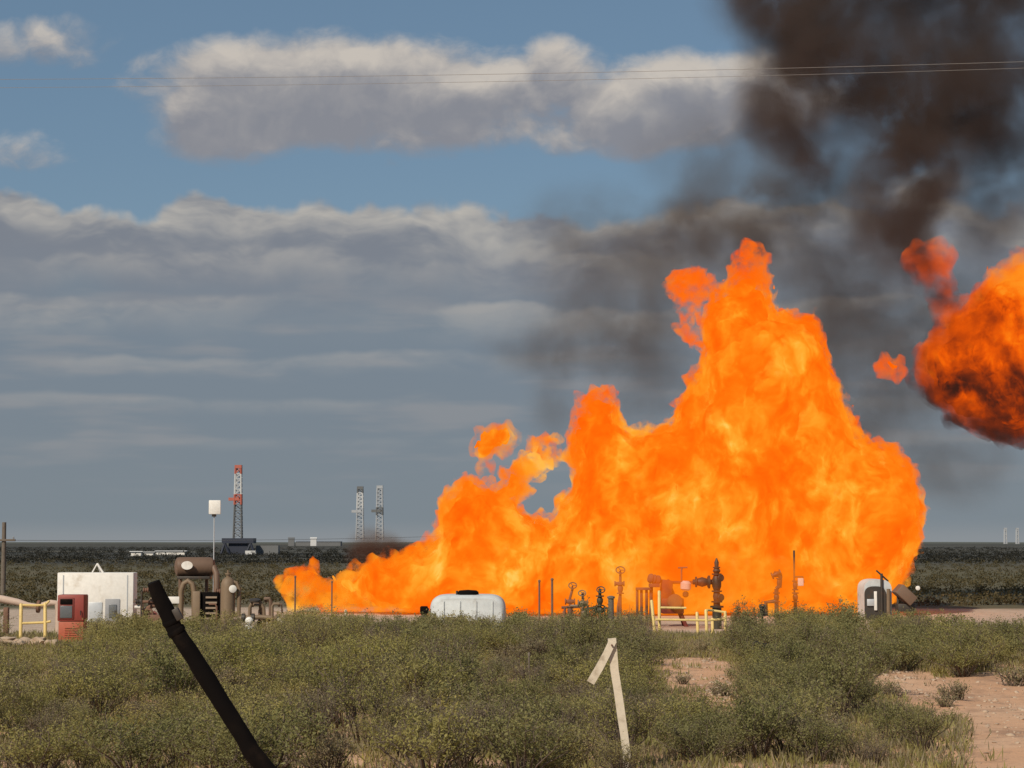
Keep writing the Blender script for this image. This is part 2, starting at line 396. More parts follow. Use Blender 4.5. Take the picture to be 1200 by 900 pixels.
def fuse(name, bl, voxel, shrink=0.0, grow=0.0, warp=None, sub=2, flat=None):
    """one closed lumpy skin round all the balls"""
    V, Fc = ico(sub); vs, fs, off = [], [], 0
    for (u, v, D, r) in bl:
        rr = r * K(D) + grow - shrink
        if rr < voxel * 0.9: 
            if shrink > 0: continue
            rr = voxel * 0.9
        vs.append(V * rr + np.array(P(u, v, D)[:])); fs.append(Fc + off); off += len(V)
    me = bpy.data.meshes.new(name + '_src'); me.from_pydata(np.concatenate(vs).tolist(), [], np.concatenate(fs).tolist())
    ob = bpy.data.objects.new(name + '_src', me); COL.objects.link(ob)
    m = ob.modifiers.new('r', 'REMESH'); m.mode = 'VOXEL'; m.voxel_size = voxel; m.use_smooth_shade = True
    dg = bpy.context.evaluated_depsgraph_get(); dg.update(); ev = ob.evaluated_get(dg)
    out = bpy.data.meshes.new_from_object(ev, depsgraph=dg); out.name = name
    bpy.data.objects.remove(ob); bpy.data.meshes.remove(me)
    if shrink > 0:                               # a core is one body: drop crumbs
        bm = bmesh.new(); bm.from_mesh(out); left = set(bm.verts); best = []
        while left:
            st0 = [left.pop()]; comp = [st0[0]]
            while st0:
                q = st0.pop()
                for e_ in q.link_edges:
                    w_ = e_.other_vert(q)
                    if w_ in left: left.discard(w_); st0.append(w_); comp.append(w_)
            if len(comp) > len(best): best = comp
        keep_ = set(best); bmesh.ops.delete(bm, geom=[q for q in bm.verts if q not in keep_], context='VERTS'); bm.to_mesh(out); bm.free()
    n = len(out.vertices); co = np.empty(n * 3, 'f'); out.vertices.foreach_get('co', co); co = co.reshape(-1, 3)
    if warp:
        for i in range(n):
            p = Vector(co[i].tolist()); q = p.copy()
            for amp, fr in warp: q = q + mnoise.noise_vector(Vector((p.x * fr, p.y * fr, p.z * fr * .62)) + Vector((fr, 5.1, 0))) * amp
            co[i] = q
    if flat is not None: co[:, 2] = np.maximum(co[:, 2], flat)
    out.vertices.foreach_set('co', co.ravel()); out.update(); out.shade_smooth()
    return out

def flame_nodes(t, origin, hue=0.0):
    """colour of the burning gas at a point: streaky billows from deep orange to yellow"""
    p = t.nodes.new('ShaderNodeNewGeometry').outputs['Position']
    w = nz(t, p, 0.28, 3.0, 0.55, color=True)
    pw = vmath(t, 'ADD', p, vmath(t, 'SCALE', vmath(t, 'SUBTRACT', w, (0.5, 0.5, 0.5)), scale=3.2))
    m = t.nodes.new('ShaderNodeMapping'); t.links.new(pw, m.inputs[0]); m.inputs['Scale'].default_value = (1.0, 1.0, 0.72); m.inputs['Rotation'].default_value = (0, R(-18), 0)
    big = nz(t, m.outputs[0], 0.34, 4.0, 0.60); fin = nz(t, m.outputs[0], 1.5, 4.0, 0.62)
    x, y, z = xyz(t, p)
    ridge = 1.0 - ((nz(t, m.outputs[0], 0.62, 3.0, 0.55) - 0.5).abs() * 7.0).min(1.0)
    f = (big - 0.5) * 1.95 + (fin - 0.5) * 1.05 + ridge * 0.16 + 0.47 + hue - z.smooth(5.0, 14.0) * 0.16
    return p, f.clamp(), big, fin
FLAME = [(0.0, (0.97, 0.095, 0.0015)), (0.25, (1.02, 0.135, 0.0025)), (0.48, (1.0, 0.185, 0.004)), (0.68, (1.02, 0.290, 0.012)), (0.86, (1.05, 0.430, 0.035)), (1.0, (1.1, 0.58, 0.10))]
def flame_surface(name, hue=0.0, strength=1.0):
    m, t, o = mat_base(name); p, f, big, fin = flame_nodes(t, None, hue)
    e = t.nodes.new('ShaderNodeEmission'); t.links.new(ramp(t, f, FLAME), e.inputs[0]); e.inputs[1].default_value = strength
    t.links.new(e.outputs[0], o.inputs[0]); m.cycles.emission_sampling = 'NONE'; return m
def flame_gas(name, hue=0.0, dens=4.5, L=1.0, thr=(0.40, 0.60)):
    m, t, o = mat_base(name); p, f, big, fin = flame_nodes(t, None, hue)
    d = nz(t, p, 1.7, 4.0, 0.65).smooth(*thr) * dens
    e = t.nodes.new('ShaderNodeEmission'); t.links.new(ramp(t, f, FLAME), e.inputs[0]); t.links.new((d * L).k, e.inputs[1])
    a = t.nodes.new('ShaderNodeVolumeAbsorption'); a.inputs[0].default_value = (0, 0, 0, 1); t.links.new(d.k, a.inputs[1])
    s = t.nodes.new('ShaderNodeAddShader'); t.links.new(e.outputs[0], s.inputs[0]); t.links.new(a.outputs[0], s.inputs[1])
    t.links.new(s.outputs[0], o.inputs[1]); m.cycles.volume_step_rate = 1.0
    return m
def add_mesh(name, me, mat, parent):
    me.materials.clear(); me.materials.append(mat)
    if parent is not None:
        me.transform(Matrix.Translation(-Vector(parent.location)))
    o = bpy.data.objects.new(name, me); COL.objects.link(o); o.parent = parent; return o
WARP = [(0.16, 0.30), (0.30, 0.85), (0.24, 1.9), (0.12, 4.3)]
MAIN = [(330,690),(338,676),(352,668),(366,664),(374,676),(392,682),(410,668),(432,664),(452,654),(478,648),(500,640),(512,628),(513,602),(524,584),(532,566),(545,554),
 (558,566),(572,570),(580,556),(598,548),(612,530),(630,518),(644,514),(655,519),(645,536),(632,552),(622,572),(607,590),(620,600),(637,602),(650,612),(660,592),(671,560),
 (667,525),(674,490),(684,464),(696,451),(712,456),(722,478),(736,500),(752,508),(768,504),(790,497),(800,470),(812,448),(820,424),(826,408),(814,398),(818,384),(830,360),(842,345),
 (858,322),(866,303),(878,295),(892,303),(895,325),(906,345),(908,362),(920,370),(945,366),(960,375),(966,400),(970,425),(980,450),(990,475),(1003,505),(1018,520),(1028,525),(1032,517),
 (1050,525),(1066,545),(1078,570),(1084,600),(1080,630),(1068,655),(1060,680),(1056,698),(1030,712),(960,720),(800,724),(650,724),(500,720),(480,718),(440,716),(400,715),(370,711),(345,707),(335,700)]
PUFF = [(781,330),(790,320),(808,318),(822,326),(840,338),(832,352),(818,350),(812,352),(814,366),(808,384),(800,388),(798,372),(802,356),(786,344)]
fire = thing('fire', (P(700, 0, FIRE_D).x, FIRE_D, 0), 'huge orange wall of flame rising from the burning gas line behind the wellhead', 'fire')
mb_ = balls(MAIN, FIRE_D, 62, 3.2, seed=3, step=11) + balls(PUFF, FIRE_D - .5, 12, 0.5, step=6, seed=5)
M_core = flame_surface('flame_core'); M_gas = flame_gas('flame_gas')
add_mesh('flame_core', fuse('flame_core', mb_, 0.15, shrink=0.24, warp=WARP, flat=0.05), M_core, fire)
add_mesh('flame_gas', fuse('flame_gas', mb_, 0.13, grow=0.08, warp=WARP, flat=0.04), M_gas, fire)
LOW = [(636,716),(648,690),(668,672),(700,664),(745,660),(790,650),(840,640),(880,650),(930,648),(965,668),(992,690),(1000,716)]
lb_ = balls(LOW, 69.3, 34, 1.9, step=13, small=False, seed=31)
add_mesh('flame_veil', fuse('flame_veil', lb_, 0.2, grow=0.05, warp=WARP, flat=0.04), flame_gas('flame_veil', hue=-0.02, dens=0.42, L=1.0, thr=(0.32, 0.68)), fire)
M_gas_thin = flame_gas('flame_gas_thin', hue=-0.12, dens=3.2, L=0.95, thr=(0.36, 0.60))
def small_flame(name, polys, D, label, hue=-.15):
    b = []
    for i, q in enumerate(polys): b += balls(q, D, 14, 0.5, step=5, seed=11 + i, rmin=2.0)
    c0_ = P(sum(q[0] for q in polys[0]) / len(polys[0]), max(q[1] for q in polys[0]), D)
    th = thing(name, c0_, label, 'flame')
    add_mesh('flame_core', fuse('flame_core', b, 0.07, shrink=0.12, warp=WARP[1:], sub=2), flame_surface('flame_core_small', hue), th)
    add_mesh('flame_gas', fuse('flame_gas', b, 0.09, grow=0.05, warp=WARP[1:], sub=2), M_gas_thin, th)
    return th
small_flame('flame', [[(555,515),(563,505),(580,501),(600,503),(608,509),(603,519),(590,525),(578,532),(574,545),(568,548),(566,534),(557,526)]], FIRE_D - 1,
            'small mushroom-shaped flame floating above the low left end of the fire')
small_flame('flame', [[(1028,426),(1038,420),(1050,422),(1062,430),(1052,437),(1036,437)]], FIRE_D + 1, 'tiny loose tongue of flame between the fire and the fireball')

# fireball at the edge of the picture: burning gas wrapped in soot
BALL = [(1106,346),(1112,360),(1122,364),(1140,345),(1165,322),(1190,308),(1215,305),(1255,325),(1285,390),(1272,465),(1235,508),(1185,516),(1142,503),(1112,491),(1090,472),(1080,442),(1078,416),(1090,402),(1105,390),(1102,365)]
TIP = [(1062,312),(1074,297),(1088,291),(1104,298),(1109,318),(1110,338),(1118,356),(1128,385),(1106,388),(1096,356),(1084,338),(1070,330)]
fb = thing('fireball', P(1185, 516, FIRE_D + 2), 'round red-orange fireball streaked with black soot, drifting off beside the fire', 'fireball')
bb_ = balls(BALL, FIRE_D + 2, 48, 2.2, seed=21) + balls(TIP, FIRE_D + 2, 12, .4, step=6, seed=23)
def sooty(t, p):
    a = nz(t, p, 0.42, 4.0, 0.6, 0.8); b = nz(t, p, 1.4, 4.0, 0.62)
    return (a - 0.5) * 2.3 + (b - 0.5) * 1.1 + 0.5
BC = P(1190, 410, FIRE_D + 2)
def fireball_glow(t):
    p = t.nodes.new('ShaderNodeNewGeometry').outputs['Position']; x, y, z = xyz(t, p)
    f = sooty(t, p)
    heat = ((z - BC.z) * 0.075 + (x - BC.x) * 0.04 + f - 0.03).clamp()       # the underside has burnt out to soot first
    return p, heat
HOT = [(0.0, (0.045, 0.014, 0.009)), (0.16, (0.17, 0.024, 0.007)), (0.36, (0.46, 0.052, 0.004)), (0.62, (0.85, 0.105, 0.003)), (0.85, (1.0, 0.190, 0.005)), (1.0, (1.0, 0.28, 0.014))]
m, t, o = mat_base('fireball_core'); p, heat = fireball_glow(t)
e = t.nodes.new('ShaderNodeEmission'); t.links.new(ramp(t, heat, HOT), e.inputs[0]); t.links.new(e.outputs[0], o.inputs[0]); m.cycles.emission_sampling = 'NONE'
M_fbcore = m
m, t, o = mat_base('fireball_gas'); p, heat = fireball_glow(t)
d = nz(t, p, 0.9, 3.0, 0.6).smooth(0.34, 0.64) * 1.7
e = t.nodes.new('ShaderNodeEmission'); t.links.new(ramp(t, heat, HOT), e.inputs[0]); t.links.new(d.k, e.inputs[1])
a = t.nodes.new('ShaderNodeVolumeAbsorption'); a.inputs[0].default_value = (0, 0, 0, 1); t.links.new(d.k, a.inputs[1])
s = t.nodes.new('ShaderNodeAddShader'); t.links.new(e.outputs[0], s.inputs[0]); t.links.new(a.outputs[0], s.inputs[1]); t.links.new(s.outputs[0], o.inputs[1])
M_fbgas = m
add_mesh('flame_core', fuse('fireball_core', bb_, 0.14, shrink=0.40, warp=WARP), M_fbcore, fb)
add_mesh('flame_gas', fuse('fireball_gas', bb_, 0.14, grow=0.19, warp=WARP), M_fbgas, fb)

# ------------------------------------------------------------------ smoke (real volumes: soft lobes torn by noise)
def smoke(name, lobes, color, label, dens, scale=0.5, grow=1.12, lohi=(0.28, 0.72), step=1.0, absorb=(0.06, 0.015, 0.0), wa=1.5):
    m, t, o = mat_base(name)
    p = t.nodes.new('ShaderNodeNewGeometry').outputs['Position']
    w = nz(t, p, scale * 0.45, 2.0, 0.5, color=True)
    pw = vmath(t, 'ADD', p, vmath(t, 'SCALE', vmath(t, 'SUBTRACT', w, (0.5, 0.5, 0.5)), scale=wa / scale * 0.5))
    tot = None; bl = []
    for (u, v, D, r, k, sq) in lobes:
        c_ = P(u, v, D); rm = r * K(D); bl.append((u, v, D, r * grow, sq))
        q = vmath(t, 'SUBTRACT', pw, tuple(c_)); q = vmath(t, 'MULTIPLY', q, (1.0 / rm / sq[0], 1.0 / rm, 1.0 / rm / sq[1]))
        dd = X(t, vmath(t, 'LENGTH', q)); g = dd.smooth(1.0, 0.15) * k
        tot = g if tot is None else tot + g
    n = nz(t, pw, scale, 4.0, 0.62)
    d = tot.min(1.6) * n.smooth(*lohi) * dens
    v_ = t.nodes.new('ShaderNodeVolumePrincipled'); v_.inputs['Color'].default_value = color + (1,); v_.inputs['Absorption Color'].default_value = absorb + (1,)
    v_.inputs['Anisotropy'].default_value = 0.2; t.links.new(d.k, v_.inputs['Density']); t.links.new(v_.outputs[0], o.inputs[1])
    m.cycles.volume_step_rate = step
    V, Fc = ico(2); vs, fs, off = [], [], 0
    for (u, v, D, r, sq) in bl:
        rm = r * K(D) + 0.4; vs.append(V * np.array([rm * sq[0], rm, rm * sq[1]]) + np.array(P(u, v, D)[:])); fs.append(Fc + off); off += len(V)
    me = bpy.data.meshes.new('tmp'); me.from_pydata(np.concatenate(vs).tolist(), [], np.concatenate(fs).tolist())
    ob = bpy.data.objects.new('tmp', me); COL.objects.link(ob)
    mo = ob.modifiers.new('r', 'REMESH'); mo.mode = 'VOXEL'; mo.voxel_size = 0.6
    dg = bpy.context.evaluated_depsgraph_get(); dg.update()
    out = bpy.data.meshes.new_from_object(ob.evaluated_get(dg), depsgraph=dg); out.name = name
    bpy.data.objects.remove(ob); bpy.data.meshes.remove(me)
    out.materials.clear(); out.materials.append(m)
    o_ = bpy.data.objects.new(name, out); COL.objects.link(o_); return tag(o_, label, 'smoke', kind='stuff')
ONE = (1, 1)
smoke('smoke_column', [(1066,300,91,58,1.2,(.9,1.1)),(1048,245,91,72,1.4,(1.1,1.1)),(1070,190,91,92,1.4,(1,1)),(1095,115,92,118,1.2,(1,1)),(915,130,91,72,1.5,(.9,1.1)),(950,62,91,92,1.4,(1.1,.9)),
      (1015,110,92,90,1.1,(1,1)),(1150,60,93,110,.62,(.9,1.3)),(930,-5,92,105,1.3,(1.2,.8)),(1050,-40,93,130,1.1,ONE),(1185,-60,94,150,.7,ONE),(1160,205,94,84,.6,(.7,1.6)),(1200,120,94,100,.5,(.8,1.4)),(940,182,91,50,1.0,ONE)],
      (0.175, 0.140, 0.130), 'tall dark brown smoke column climbing out of the top of the picture', 1.25, scale=0.50, lohi=(0.30, 0.66), absorb=(0.022, 0.010, 0.004), wa=1.8)
smoke('smoke_veil', [(838,272,97,98,1.9,(1.15,.75)),(902,255,97,74,1.6,(1.1,.85)),(960,205,97,80,1.0,(1,.9)),(740,330,98,130,.70,(1.3,.9)),(690,400,98,110,.55,(1.2,.6)),(630,405,98,70,.65,(1.3,.5)),(960,300,98,150,.66,ONE),(1010,400,98,150,.70,ONE),
      (880,200,99,140,.55,(1.3,.8)),(1100,420,97,90,.85,ONE),(770,440,98,110,.55,ONE),(1020,520,98,100,.55,ONE),(1120,540,98,80,.65,(1.1,.9)),(655,470,98,65,.5,(.8,1.3)),(690,270,99,95,.5,(1.3,.8)),(1120,340,99,90,.6,ONE),(1190,260,99,90,.5,ONE)],
      (0.25, 0.225, 0.22), 'thin grey smoke veil hanging behind the flames', 0.44, scale=0.42, lohi=(0.30, 0.68), absorb=(0.02, 0.010, 0.004))
smoke('smoke_wisp', [(440,640,120,34,1.3,(1.3,.9)),(475,645,120,30,1.1,(1.4,.8)),(425,655,120,26,1.1,(1,1))], (0.22, 0.12, 0.10), 'low dark smoke smudge above the thin left end of the flames', 1.0, scale=0.5)

# ------------------------------------------------------------------ power lines and far things
def wire(a, b, sag, r, label, n=40):
    a, b = Vector(a), Vector(b); pts = []
    for i in range(n + 1):
        q = i / n; p_ = a.lerp(b, q); p_.z -= sag * 4 * q * (1 - q); pts.append(p_)
    return tag(MB().tube(pts, r, 6).build('power_line', M_wire), label, 'power line', 'overhead power lines')
wire(P(-700, 91, 62), P(1500, 62, 66), 0.35, 0.0062, 'upper thin overhead wire crossing the whole sky above the fire')
wire(P(-700, 102, 62), P(1500, 69, 66), 0.35, 0.0055, 'lower thin overhead wire crossing the sky just under its twin')

def utility_pole(u, v_top, D, arm_v, label):
    b = P(u, v_top, D); o = thing('utility_pole', (b.x, D, 0), label, 'utility pole', 'wooden poles of the low line')
    MB().tube([(0, 0, -.3), (0, 0, b.z * .5), (0, 0, b.z)], [.13, .115, .10], 12).build('pole', M_wood, o)
    za = P(u, arm_v, D).z
    MB().box((0.05, -.12, za), (1.1, .09, .11), bev=.01).build('crossarm', M_wood, o)
    for s_ in (-.45, .45):
        MB().lathe([(.03, 0), (.05, .03), (.03, .06), (.045, .09), (.02, .13)], (0.05 + s_, -.12, za + .056), seg=10).build('insulator', M_grey, o)
    return o
utility_pole(5, 612, 105, 633, 'dark wooden utility pole with a crossarm standing by the pale pipe')
utility_pole(585, 618, 150, 627, 'far utility pole hidden by the middle of the fire')
wire(P(-160, 631, 100), P(585, 626, 150), .25, .012, 'thin low wire strung along the horizon from the wooden pole')

def lattice(mb, x0, z0, w0, z1, w1, r, n=8, y=0.0, d=None):
    """four-legged braced tower between two levels"""
    c0 = [(-w0, -w0), (w0, -w0), (w0, w0), (-w0, w0)]; c1 = [(-w1, -w1), (w1, -w1), (w1, w1), (-w1, w1)]
    L = lambda a, b, q: (x0 + a[0] + (b[0] - a[0]) * q, y + a[1] + (b[1] - a[1]) * q, z0 + (z1 - z0) * q)
    for a, b in zip(c0, c1): mb.tube([L(a, b, 0), L(a, b, 1)], r, 5)
    for i in range(n):
        q0, q1 = i / n, (i + 1) / n
        for k in range(4):
            k2 = (k + 1) % 4
            mb.tube([L(c0[k], c1[k], q0), L(c0[k2], c1[k2], q1)], r * .6, 4)
            mb.tube([L(c0[k], c1[k], q1), L(c0[k2], c1[k2], q1)], r * .6, 4)
def drilling_rig(u, D, v_top, v_floor, label, mats, half, group=None):
    x = P(u, 600, D).x; o = thing('drilling_rig', (x, D, 0), label, 'drilling rig', group)
    Z = lambda v: P(u, v, D).z; k = K(D); zt, zf = Z(v_top), Z(v_floor)
    m = MB(); lattice(m, 0, zf, half * 1.25, zf + (zt - zf) * .46, half, half * .22, 6); m.build('lower_mast', mats[0], o)
    m = MB(); lattice(m, 0, zf + (zt - zf) * .46, half, zf + (zt - zf) * .60, half * .95, half * .30, 2); m.box((-half * 1.2, 0, zf + (zt - zf) * .535), (half * 3.2, half * 2.4, half * .9)); m.build('racking_board', mats[1], o)
    m = MB(); lattice(m, 0, zf + (zt - zf) * .60, half * .95, zf + (zt - zf) * .88, half * .85, half * .26, 4); m.build('upper_mast', mats[2], o)
    m = MB(); lattice(m, 0, zf + (zt - zf) * .88, half * .85, zt - half * .8, half * .8, half * .3, 1); m.box((0, 0, zt - half * .5), (half * 2.1, half * 2.1, half * 1.0)); m.build('crown_block', mats[3], o)
    return o, zf, k
rig, zf, k = drilling_rig(279, 460, 545, 631, 'tall red and white drilling rig mast on a dark blue substructure', (M_riggrey, M_rigred, M_rigwhite, M_rigred), .72, 'drilling rigs on the horizon')
MB().box((1.5 * k, 0, zf - .5), (37 * k, 5, 1.1)).build('rig_floor', M_navy, rig)
m = MB(); m.box((1.5 * k, 0, zf * .5 - .5), (22 * k, 3.6, zf - 1.1)); m.build('substructure', M_navy, rig)
for sx in (-1, 1):
    for e_ in (20, 9): MB().tube([(1.5 * k + sx * 15 * k, -2.2, zf - 1.0), (1.5 * k + sx * e_ * k, -2.2, -.2)], .3, 6).build('brace', M_navy, rig)
MB().box((34 * k, 2, 1.0), (26 * k, 3, 2.0)).build('mud_tank', M_riggrey, rig)
MB().box((18 * k, -4, .5), (12 * k, 1.6, .8)).build('trailer', M_rigwhite, rig)
drilling_rig(422, 1850, 570, 633, 'far pale rig mast with a dark cap, nearer the red rig', (M_far, M_far, M_rigwhite, M_riggrey), 2.6, 'drilling rigs on the horizon')
drilling_rig(445, 1850, 569, 633, 'far pale rig mast close beside the flame edge, coloured hazy grey', (M_far, M_riggrey, M_far, M_far), 2.6, 'drilling rigs on the horizon')
def far_building(name, u0, u1, v0, D, mat, label, cat, group=None, roofmat=None):
    x0, x1 = P(u0, v0, D).x, P(u1, v0, D).x; h = P(u0, v0, D).z; w = x1 - x0; dd = min(w * .6, 14)
    o = thing(name, ((x0 + x1) / 2, D, ground_h((x0 + x1) / 2, D)), label, cat, group)
    m = MB(); m.box((0, 0, h * .42), (w, dd, h * .84)); m.build('wall', mat, o)
    m = MB(); hw, hd = w / 2 + .3, dd / 2 + .3
    m.add([(-hw, -hd, h * .85), (hw, -hd, h * .85), (hw, hd, h * .85), (-hw, hd, h * .85), (-hw, 0, h), (hw, 0, h)], [(0, 1, 5, 4), (2, 3, 4, 5), (1, 2, 5), (3, 0, 4), (3, 2, 1, 0)]); m.build('roof', roofmat or mat, o)
    return o
far_building('low_shed', 154, 166, 645.5, 430, M_white, 'low white shed on the dark plain, nearest the white cabinet', 'shed', 'far white sheds')
far_building('low_shed', 170, 180, 646.5, 440, M_white, 'smallest of the low white sheds, in the middle of the row', 'shed', 'far white sheds')
far_building('low_shed', 184, 218, 645.5, 450, M_white, 'long low white shed above the brown separator', 'shed', 'far white sheds')
far_building('storage_tank', 338, 345, 629.5, 1500, M_riggrey, 'dark boxy storage tank on the horizon past the red rig', 'tank')
far_building('storage_tank', 364, 371, 629.5, 1500, M_rigwhite, 'white boxy storage tank on the horizon past the dark one', 'tank')
far_building('facility_building', 348, 400, 634, 1520, M_riggrey, 'long low grey facility building on the horizon past the red rig', 'building')
for u, lab in ((1178, 'faint far tower on the horizon at the right edge, the left one of two'), (1192, 'faint far tower on the horizon at the right edge, the outer one of two')):
    D = 3000; b = P(u, 617, D); o = thing('far_tower', (b.x, D, ground_h(b.x, D)), lab, 'tower', 'pair of far towers'); m = MB(); lattice(m, 0, -1, 1.8, b.z - 2, 1.2, .7, 4); m.build('mast', M_far, o); MB().box((0, 0, b.z - 2), (4, 4, 1.5)).build('top_platform', M_far, o)

# ------------------------------------------------------------------ left equipment
def at(name, u, D, label, cat, group=None, rz=0.0):
    return thing(name, (P(u, 700, D).x, D, 0), label, cat, group, rz)
def Zv(v, D): return P(600, v, D).z
# white cabinet
D = 68.0; k = K(D); wc = at('equipment_cabinet', 111.5, D, 'big white equipment cabinet with two grey panels and a small tripod bracket on top', 'cabinet')
zt, zb = Zv(671, D), Zv(731, D); w = 89 * k
MB().box((0, .35, (zt + zb) / 2), (w, .7, zt - zb), bev=.03).build('body', M_white, wc)
MB().box((0, .35, zb / 2), (w * .94, .6, zb), bev=.02).build('skid_base', M_grey, wc)
MB().box(((112 - 111.5) * k, -.012, Zv(718, D)), (16 * k, .03, 24 * k), bev=.008).build('access_panel', M_ltgrey, wc)
fr = MB().box(((132 - 111.5) * k, -.014, Zv(715, D)), (17 * k, .034, 26 * k), bev=.008).build('panel_frame', M_grey, wc)
MB().box(((132.5 - 111.5) * k, -.045, Zv(716, D)), (9 * k, .03, 15 * k), bev=.005).build('window_pane', M_glass, fr)
MB().tube([((135 - 111.5) * k, -.06, Zv(716, D)), ((138 - 111.5) * k, -.14, Zv(720, D)), ((145 - 111.5) * k, -.14, Zv(721.5, D))], .03, 8).build('pipe_stub', M_dark, wc)
m = MB(); m.tube([((106 - 111.5) * k, .2, zt - .01), ((112 - 111.5) * k, .2, Zv(660.5, D))], .022, 8); m.tube([((119 - 111.5) * k, .2, zt - .01), ((112 - 111.5) * k, .2, Zv(660.5, D))], .034, 8); m.tube([((113 - 111.5) * k, .6, zt - .01), ((112 - 111.5) * k, .2, Zv(660.5, D))], .022, 8); m.build('tripod_bracket', M_white, wc)
for sx in (-1, 1): MB().box((sx * w * .42, -.006, (zt + zb) / 2), (.03, .02, (zt - zb) * .9)).build('corner_seam', M_ltgrey, wc)
# red cabinet
D = 58.5; k = K(D); rc = at('control_cabinet', 83, D, 'upright red control cabinet with a grey window, in front of the white cabinet', 'cabinet')
zt, zm = Zv(697, D), Zv(728, D); w = 31 * k
MB().box((0, .3, (zt + zm) / 2), (w, .6, zt - zm), bev=.035).build('upper_body', M_red, rc)
MB().box((.01, .31, zm / 2 - .003), (w * .95, .56, zm - .006), bev=.03).build('lower_body', M_redlow, rc)
fr = MB().box(((78 - 83) * k, -.008, Zv(713, D)), (18 * k, .03, 25 * k), bev=.01).build('window_frame', M_dkred, rc)
MB().box(((78 - 83) * k, -.028, Zv(717, D)), (14 * k, .02, 14 * k), bev=.005).build('window_pane', M_glass, fr)
MB().box(((78 - 83) * k, -.03, Zv(705, D)), (14 * k, .03, 6 * k), bev=.005).build('display_hood', M_black, fr)
m = MB()
for i in range(5): m.box(((84) * 0 + .02, .02, Zv(736 + i * 2.6, D)), (w * .5, .02, .022))
m.build('vent_louvre', M_redlow, rc)['kind'] = 'stuff'
MB().tube([((95 - 83) * k, -.02, Zv(716, D)), ((95 - 83) * k, -.06, Zv(716, D)), ((95 - 83) * k, -.06, Zv(721, D))], .014, 8).build('door_handle', M_dark, rc)
# yellow guard rails
def guard_rail(name, u0, D, posts, rails, label, r=.045):
    o = at(name, u0, D, label, 'guard rail', 'yellow pipe guard rails'); k = K(D)
    for (ub, ut, vt, yb) in posts:
        MB().tube([((ub - u0) * k, yb, -.1), ((ut - u0) * k, yb, Zv(vt, D + yb) - .03), ((ut - u0) * k, yb, Zv(vt, D + yb))], [r, r, r * .6], 12).build('post', M_yellow, o)
    for pts in rails:
        MB().tube([((u - u0) * k, yb, Zv(v, D + yb)) for (u, v, yb) in pts], r * .72, 10).build('rail', M_yellow, o)
    return o
guard_rail('guard_rail', 38, 60, [(25, 25, 707, 0), (53, 52, 706, .1)], [[(25, 730.5, 0), (52, 729.5, .1), (59, 728, .1)], [(25, 709, 0), (40, 709.5, .05), (52, 709, .1), (57, 704, .1)]], 'short yellow pipe guard rail standing left of the red cabinet', .05)
gr2 = guard_rail('guard_rail', 807, 64, [(767, 763, 703, -.3), (773.5, 773.5, 692, .3), (827, 826, 714, -.3), (819, 818, 717, .4), (836, 835.5, 724, .3), (849.5, 849.5, 716, 0)],
    [[(773.5, 712, .3), (805, 712.5, .3)], [(768, 726, -.3), (800, 726.5, -.3), (827, 727, -.3), (849.5, 725.5, 0)], [(827, 715, -.3), (836, 715.5, 0), (849.5, 717.5, 0)], [(773.5, 726, .3), (767, 726, -.3)]], 'pale yellow pipe guard rail around the wellhead in front of the fire', .048)
# pale pipe at the left edge
D = 63.0; k = K(D); pp = at('surface_pipe', 10, D, 'fat pale pinkish pipe sloping down behind the short yellow rail', 'pipe')
m = MB(); m.tube([((u - 10) * k, 0.3, Zv(v, D)) for u, v in ((-60, 694), (-20, 699), (0, 702.5), (18, 706), (30, 709.5), (42, 711))], [.12, .12, .115, .105, .085, .07], 14); m.build('pipe', M_pink, pp)
MB().tube([((u - 10) * k, 0.3, Zv(v, D)) for u, v in ((42, 711), (50, 709), (57, 706.5), (64, 707), (66, 716), (66, 745))], .09, 12).build('riser', M_pink, pp)
for u in (-30, 5): MB().box(((u - 10) * k, .3, .42), (.14, .2, .84), bev=.01).build('pipe_support', M_rust, pp)
MB().lathe([(.19, 0), (.19, .08)], ((41 - 10) * k, .3, Zv(711, D)), (1, 0, -.1), 16).build('flange', M_rust, pp)
# pale rocks at the foot of the rail
V, Fc = ico(3)
for i, (u, v, rx, rz_) in enumerate(((6, 755, 17, 3.6), (28, 754, 11, 3.4), (45, 756, 9, 4.2), (60, 753, 8, 3), (22, 760, 8, 3))):
    D = 57.5 - i * .3; k = K(D); c_ = P(u, v, D); q = []
    for a_ in V:
        n_ = 1 + .55 * mnoise.noise(Vector(a_) * 1.6 + Vector((i * 7.1, 0, 0))) + .3 * mnoise.noise(Vector(a_) * 4 + Vector((i, 2, 0))); q.append((c_.x + a_[0] * rx * k * n_, D + a_[1] * rx * k * n_ * .8, max(a_[2] * rz_ * k * 1.6 * n_ + rz_ * k, -.1)))
    names = ('widest pale caliche rock, at the left picture edge under the yellow rail', 'pale caliche rock under the first yellow post', 'pale caliche rock between the yellow rail and the red cabinet', 'pale caliche rock at the foot of the red cabinet', 'small pale caliche rock lying nearest the brush below the yellow rail')
    tag(MB().add(q, Fc.tolist()).build('rock', M_rock, None, 60), names[i], 'rock', 'pale rocks under the yellow rail')
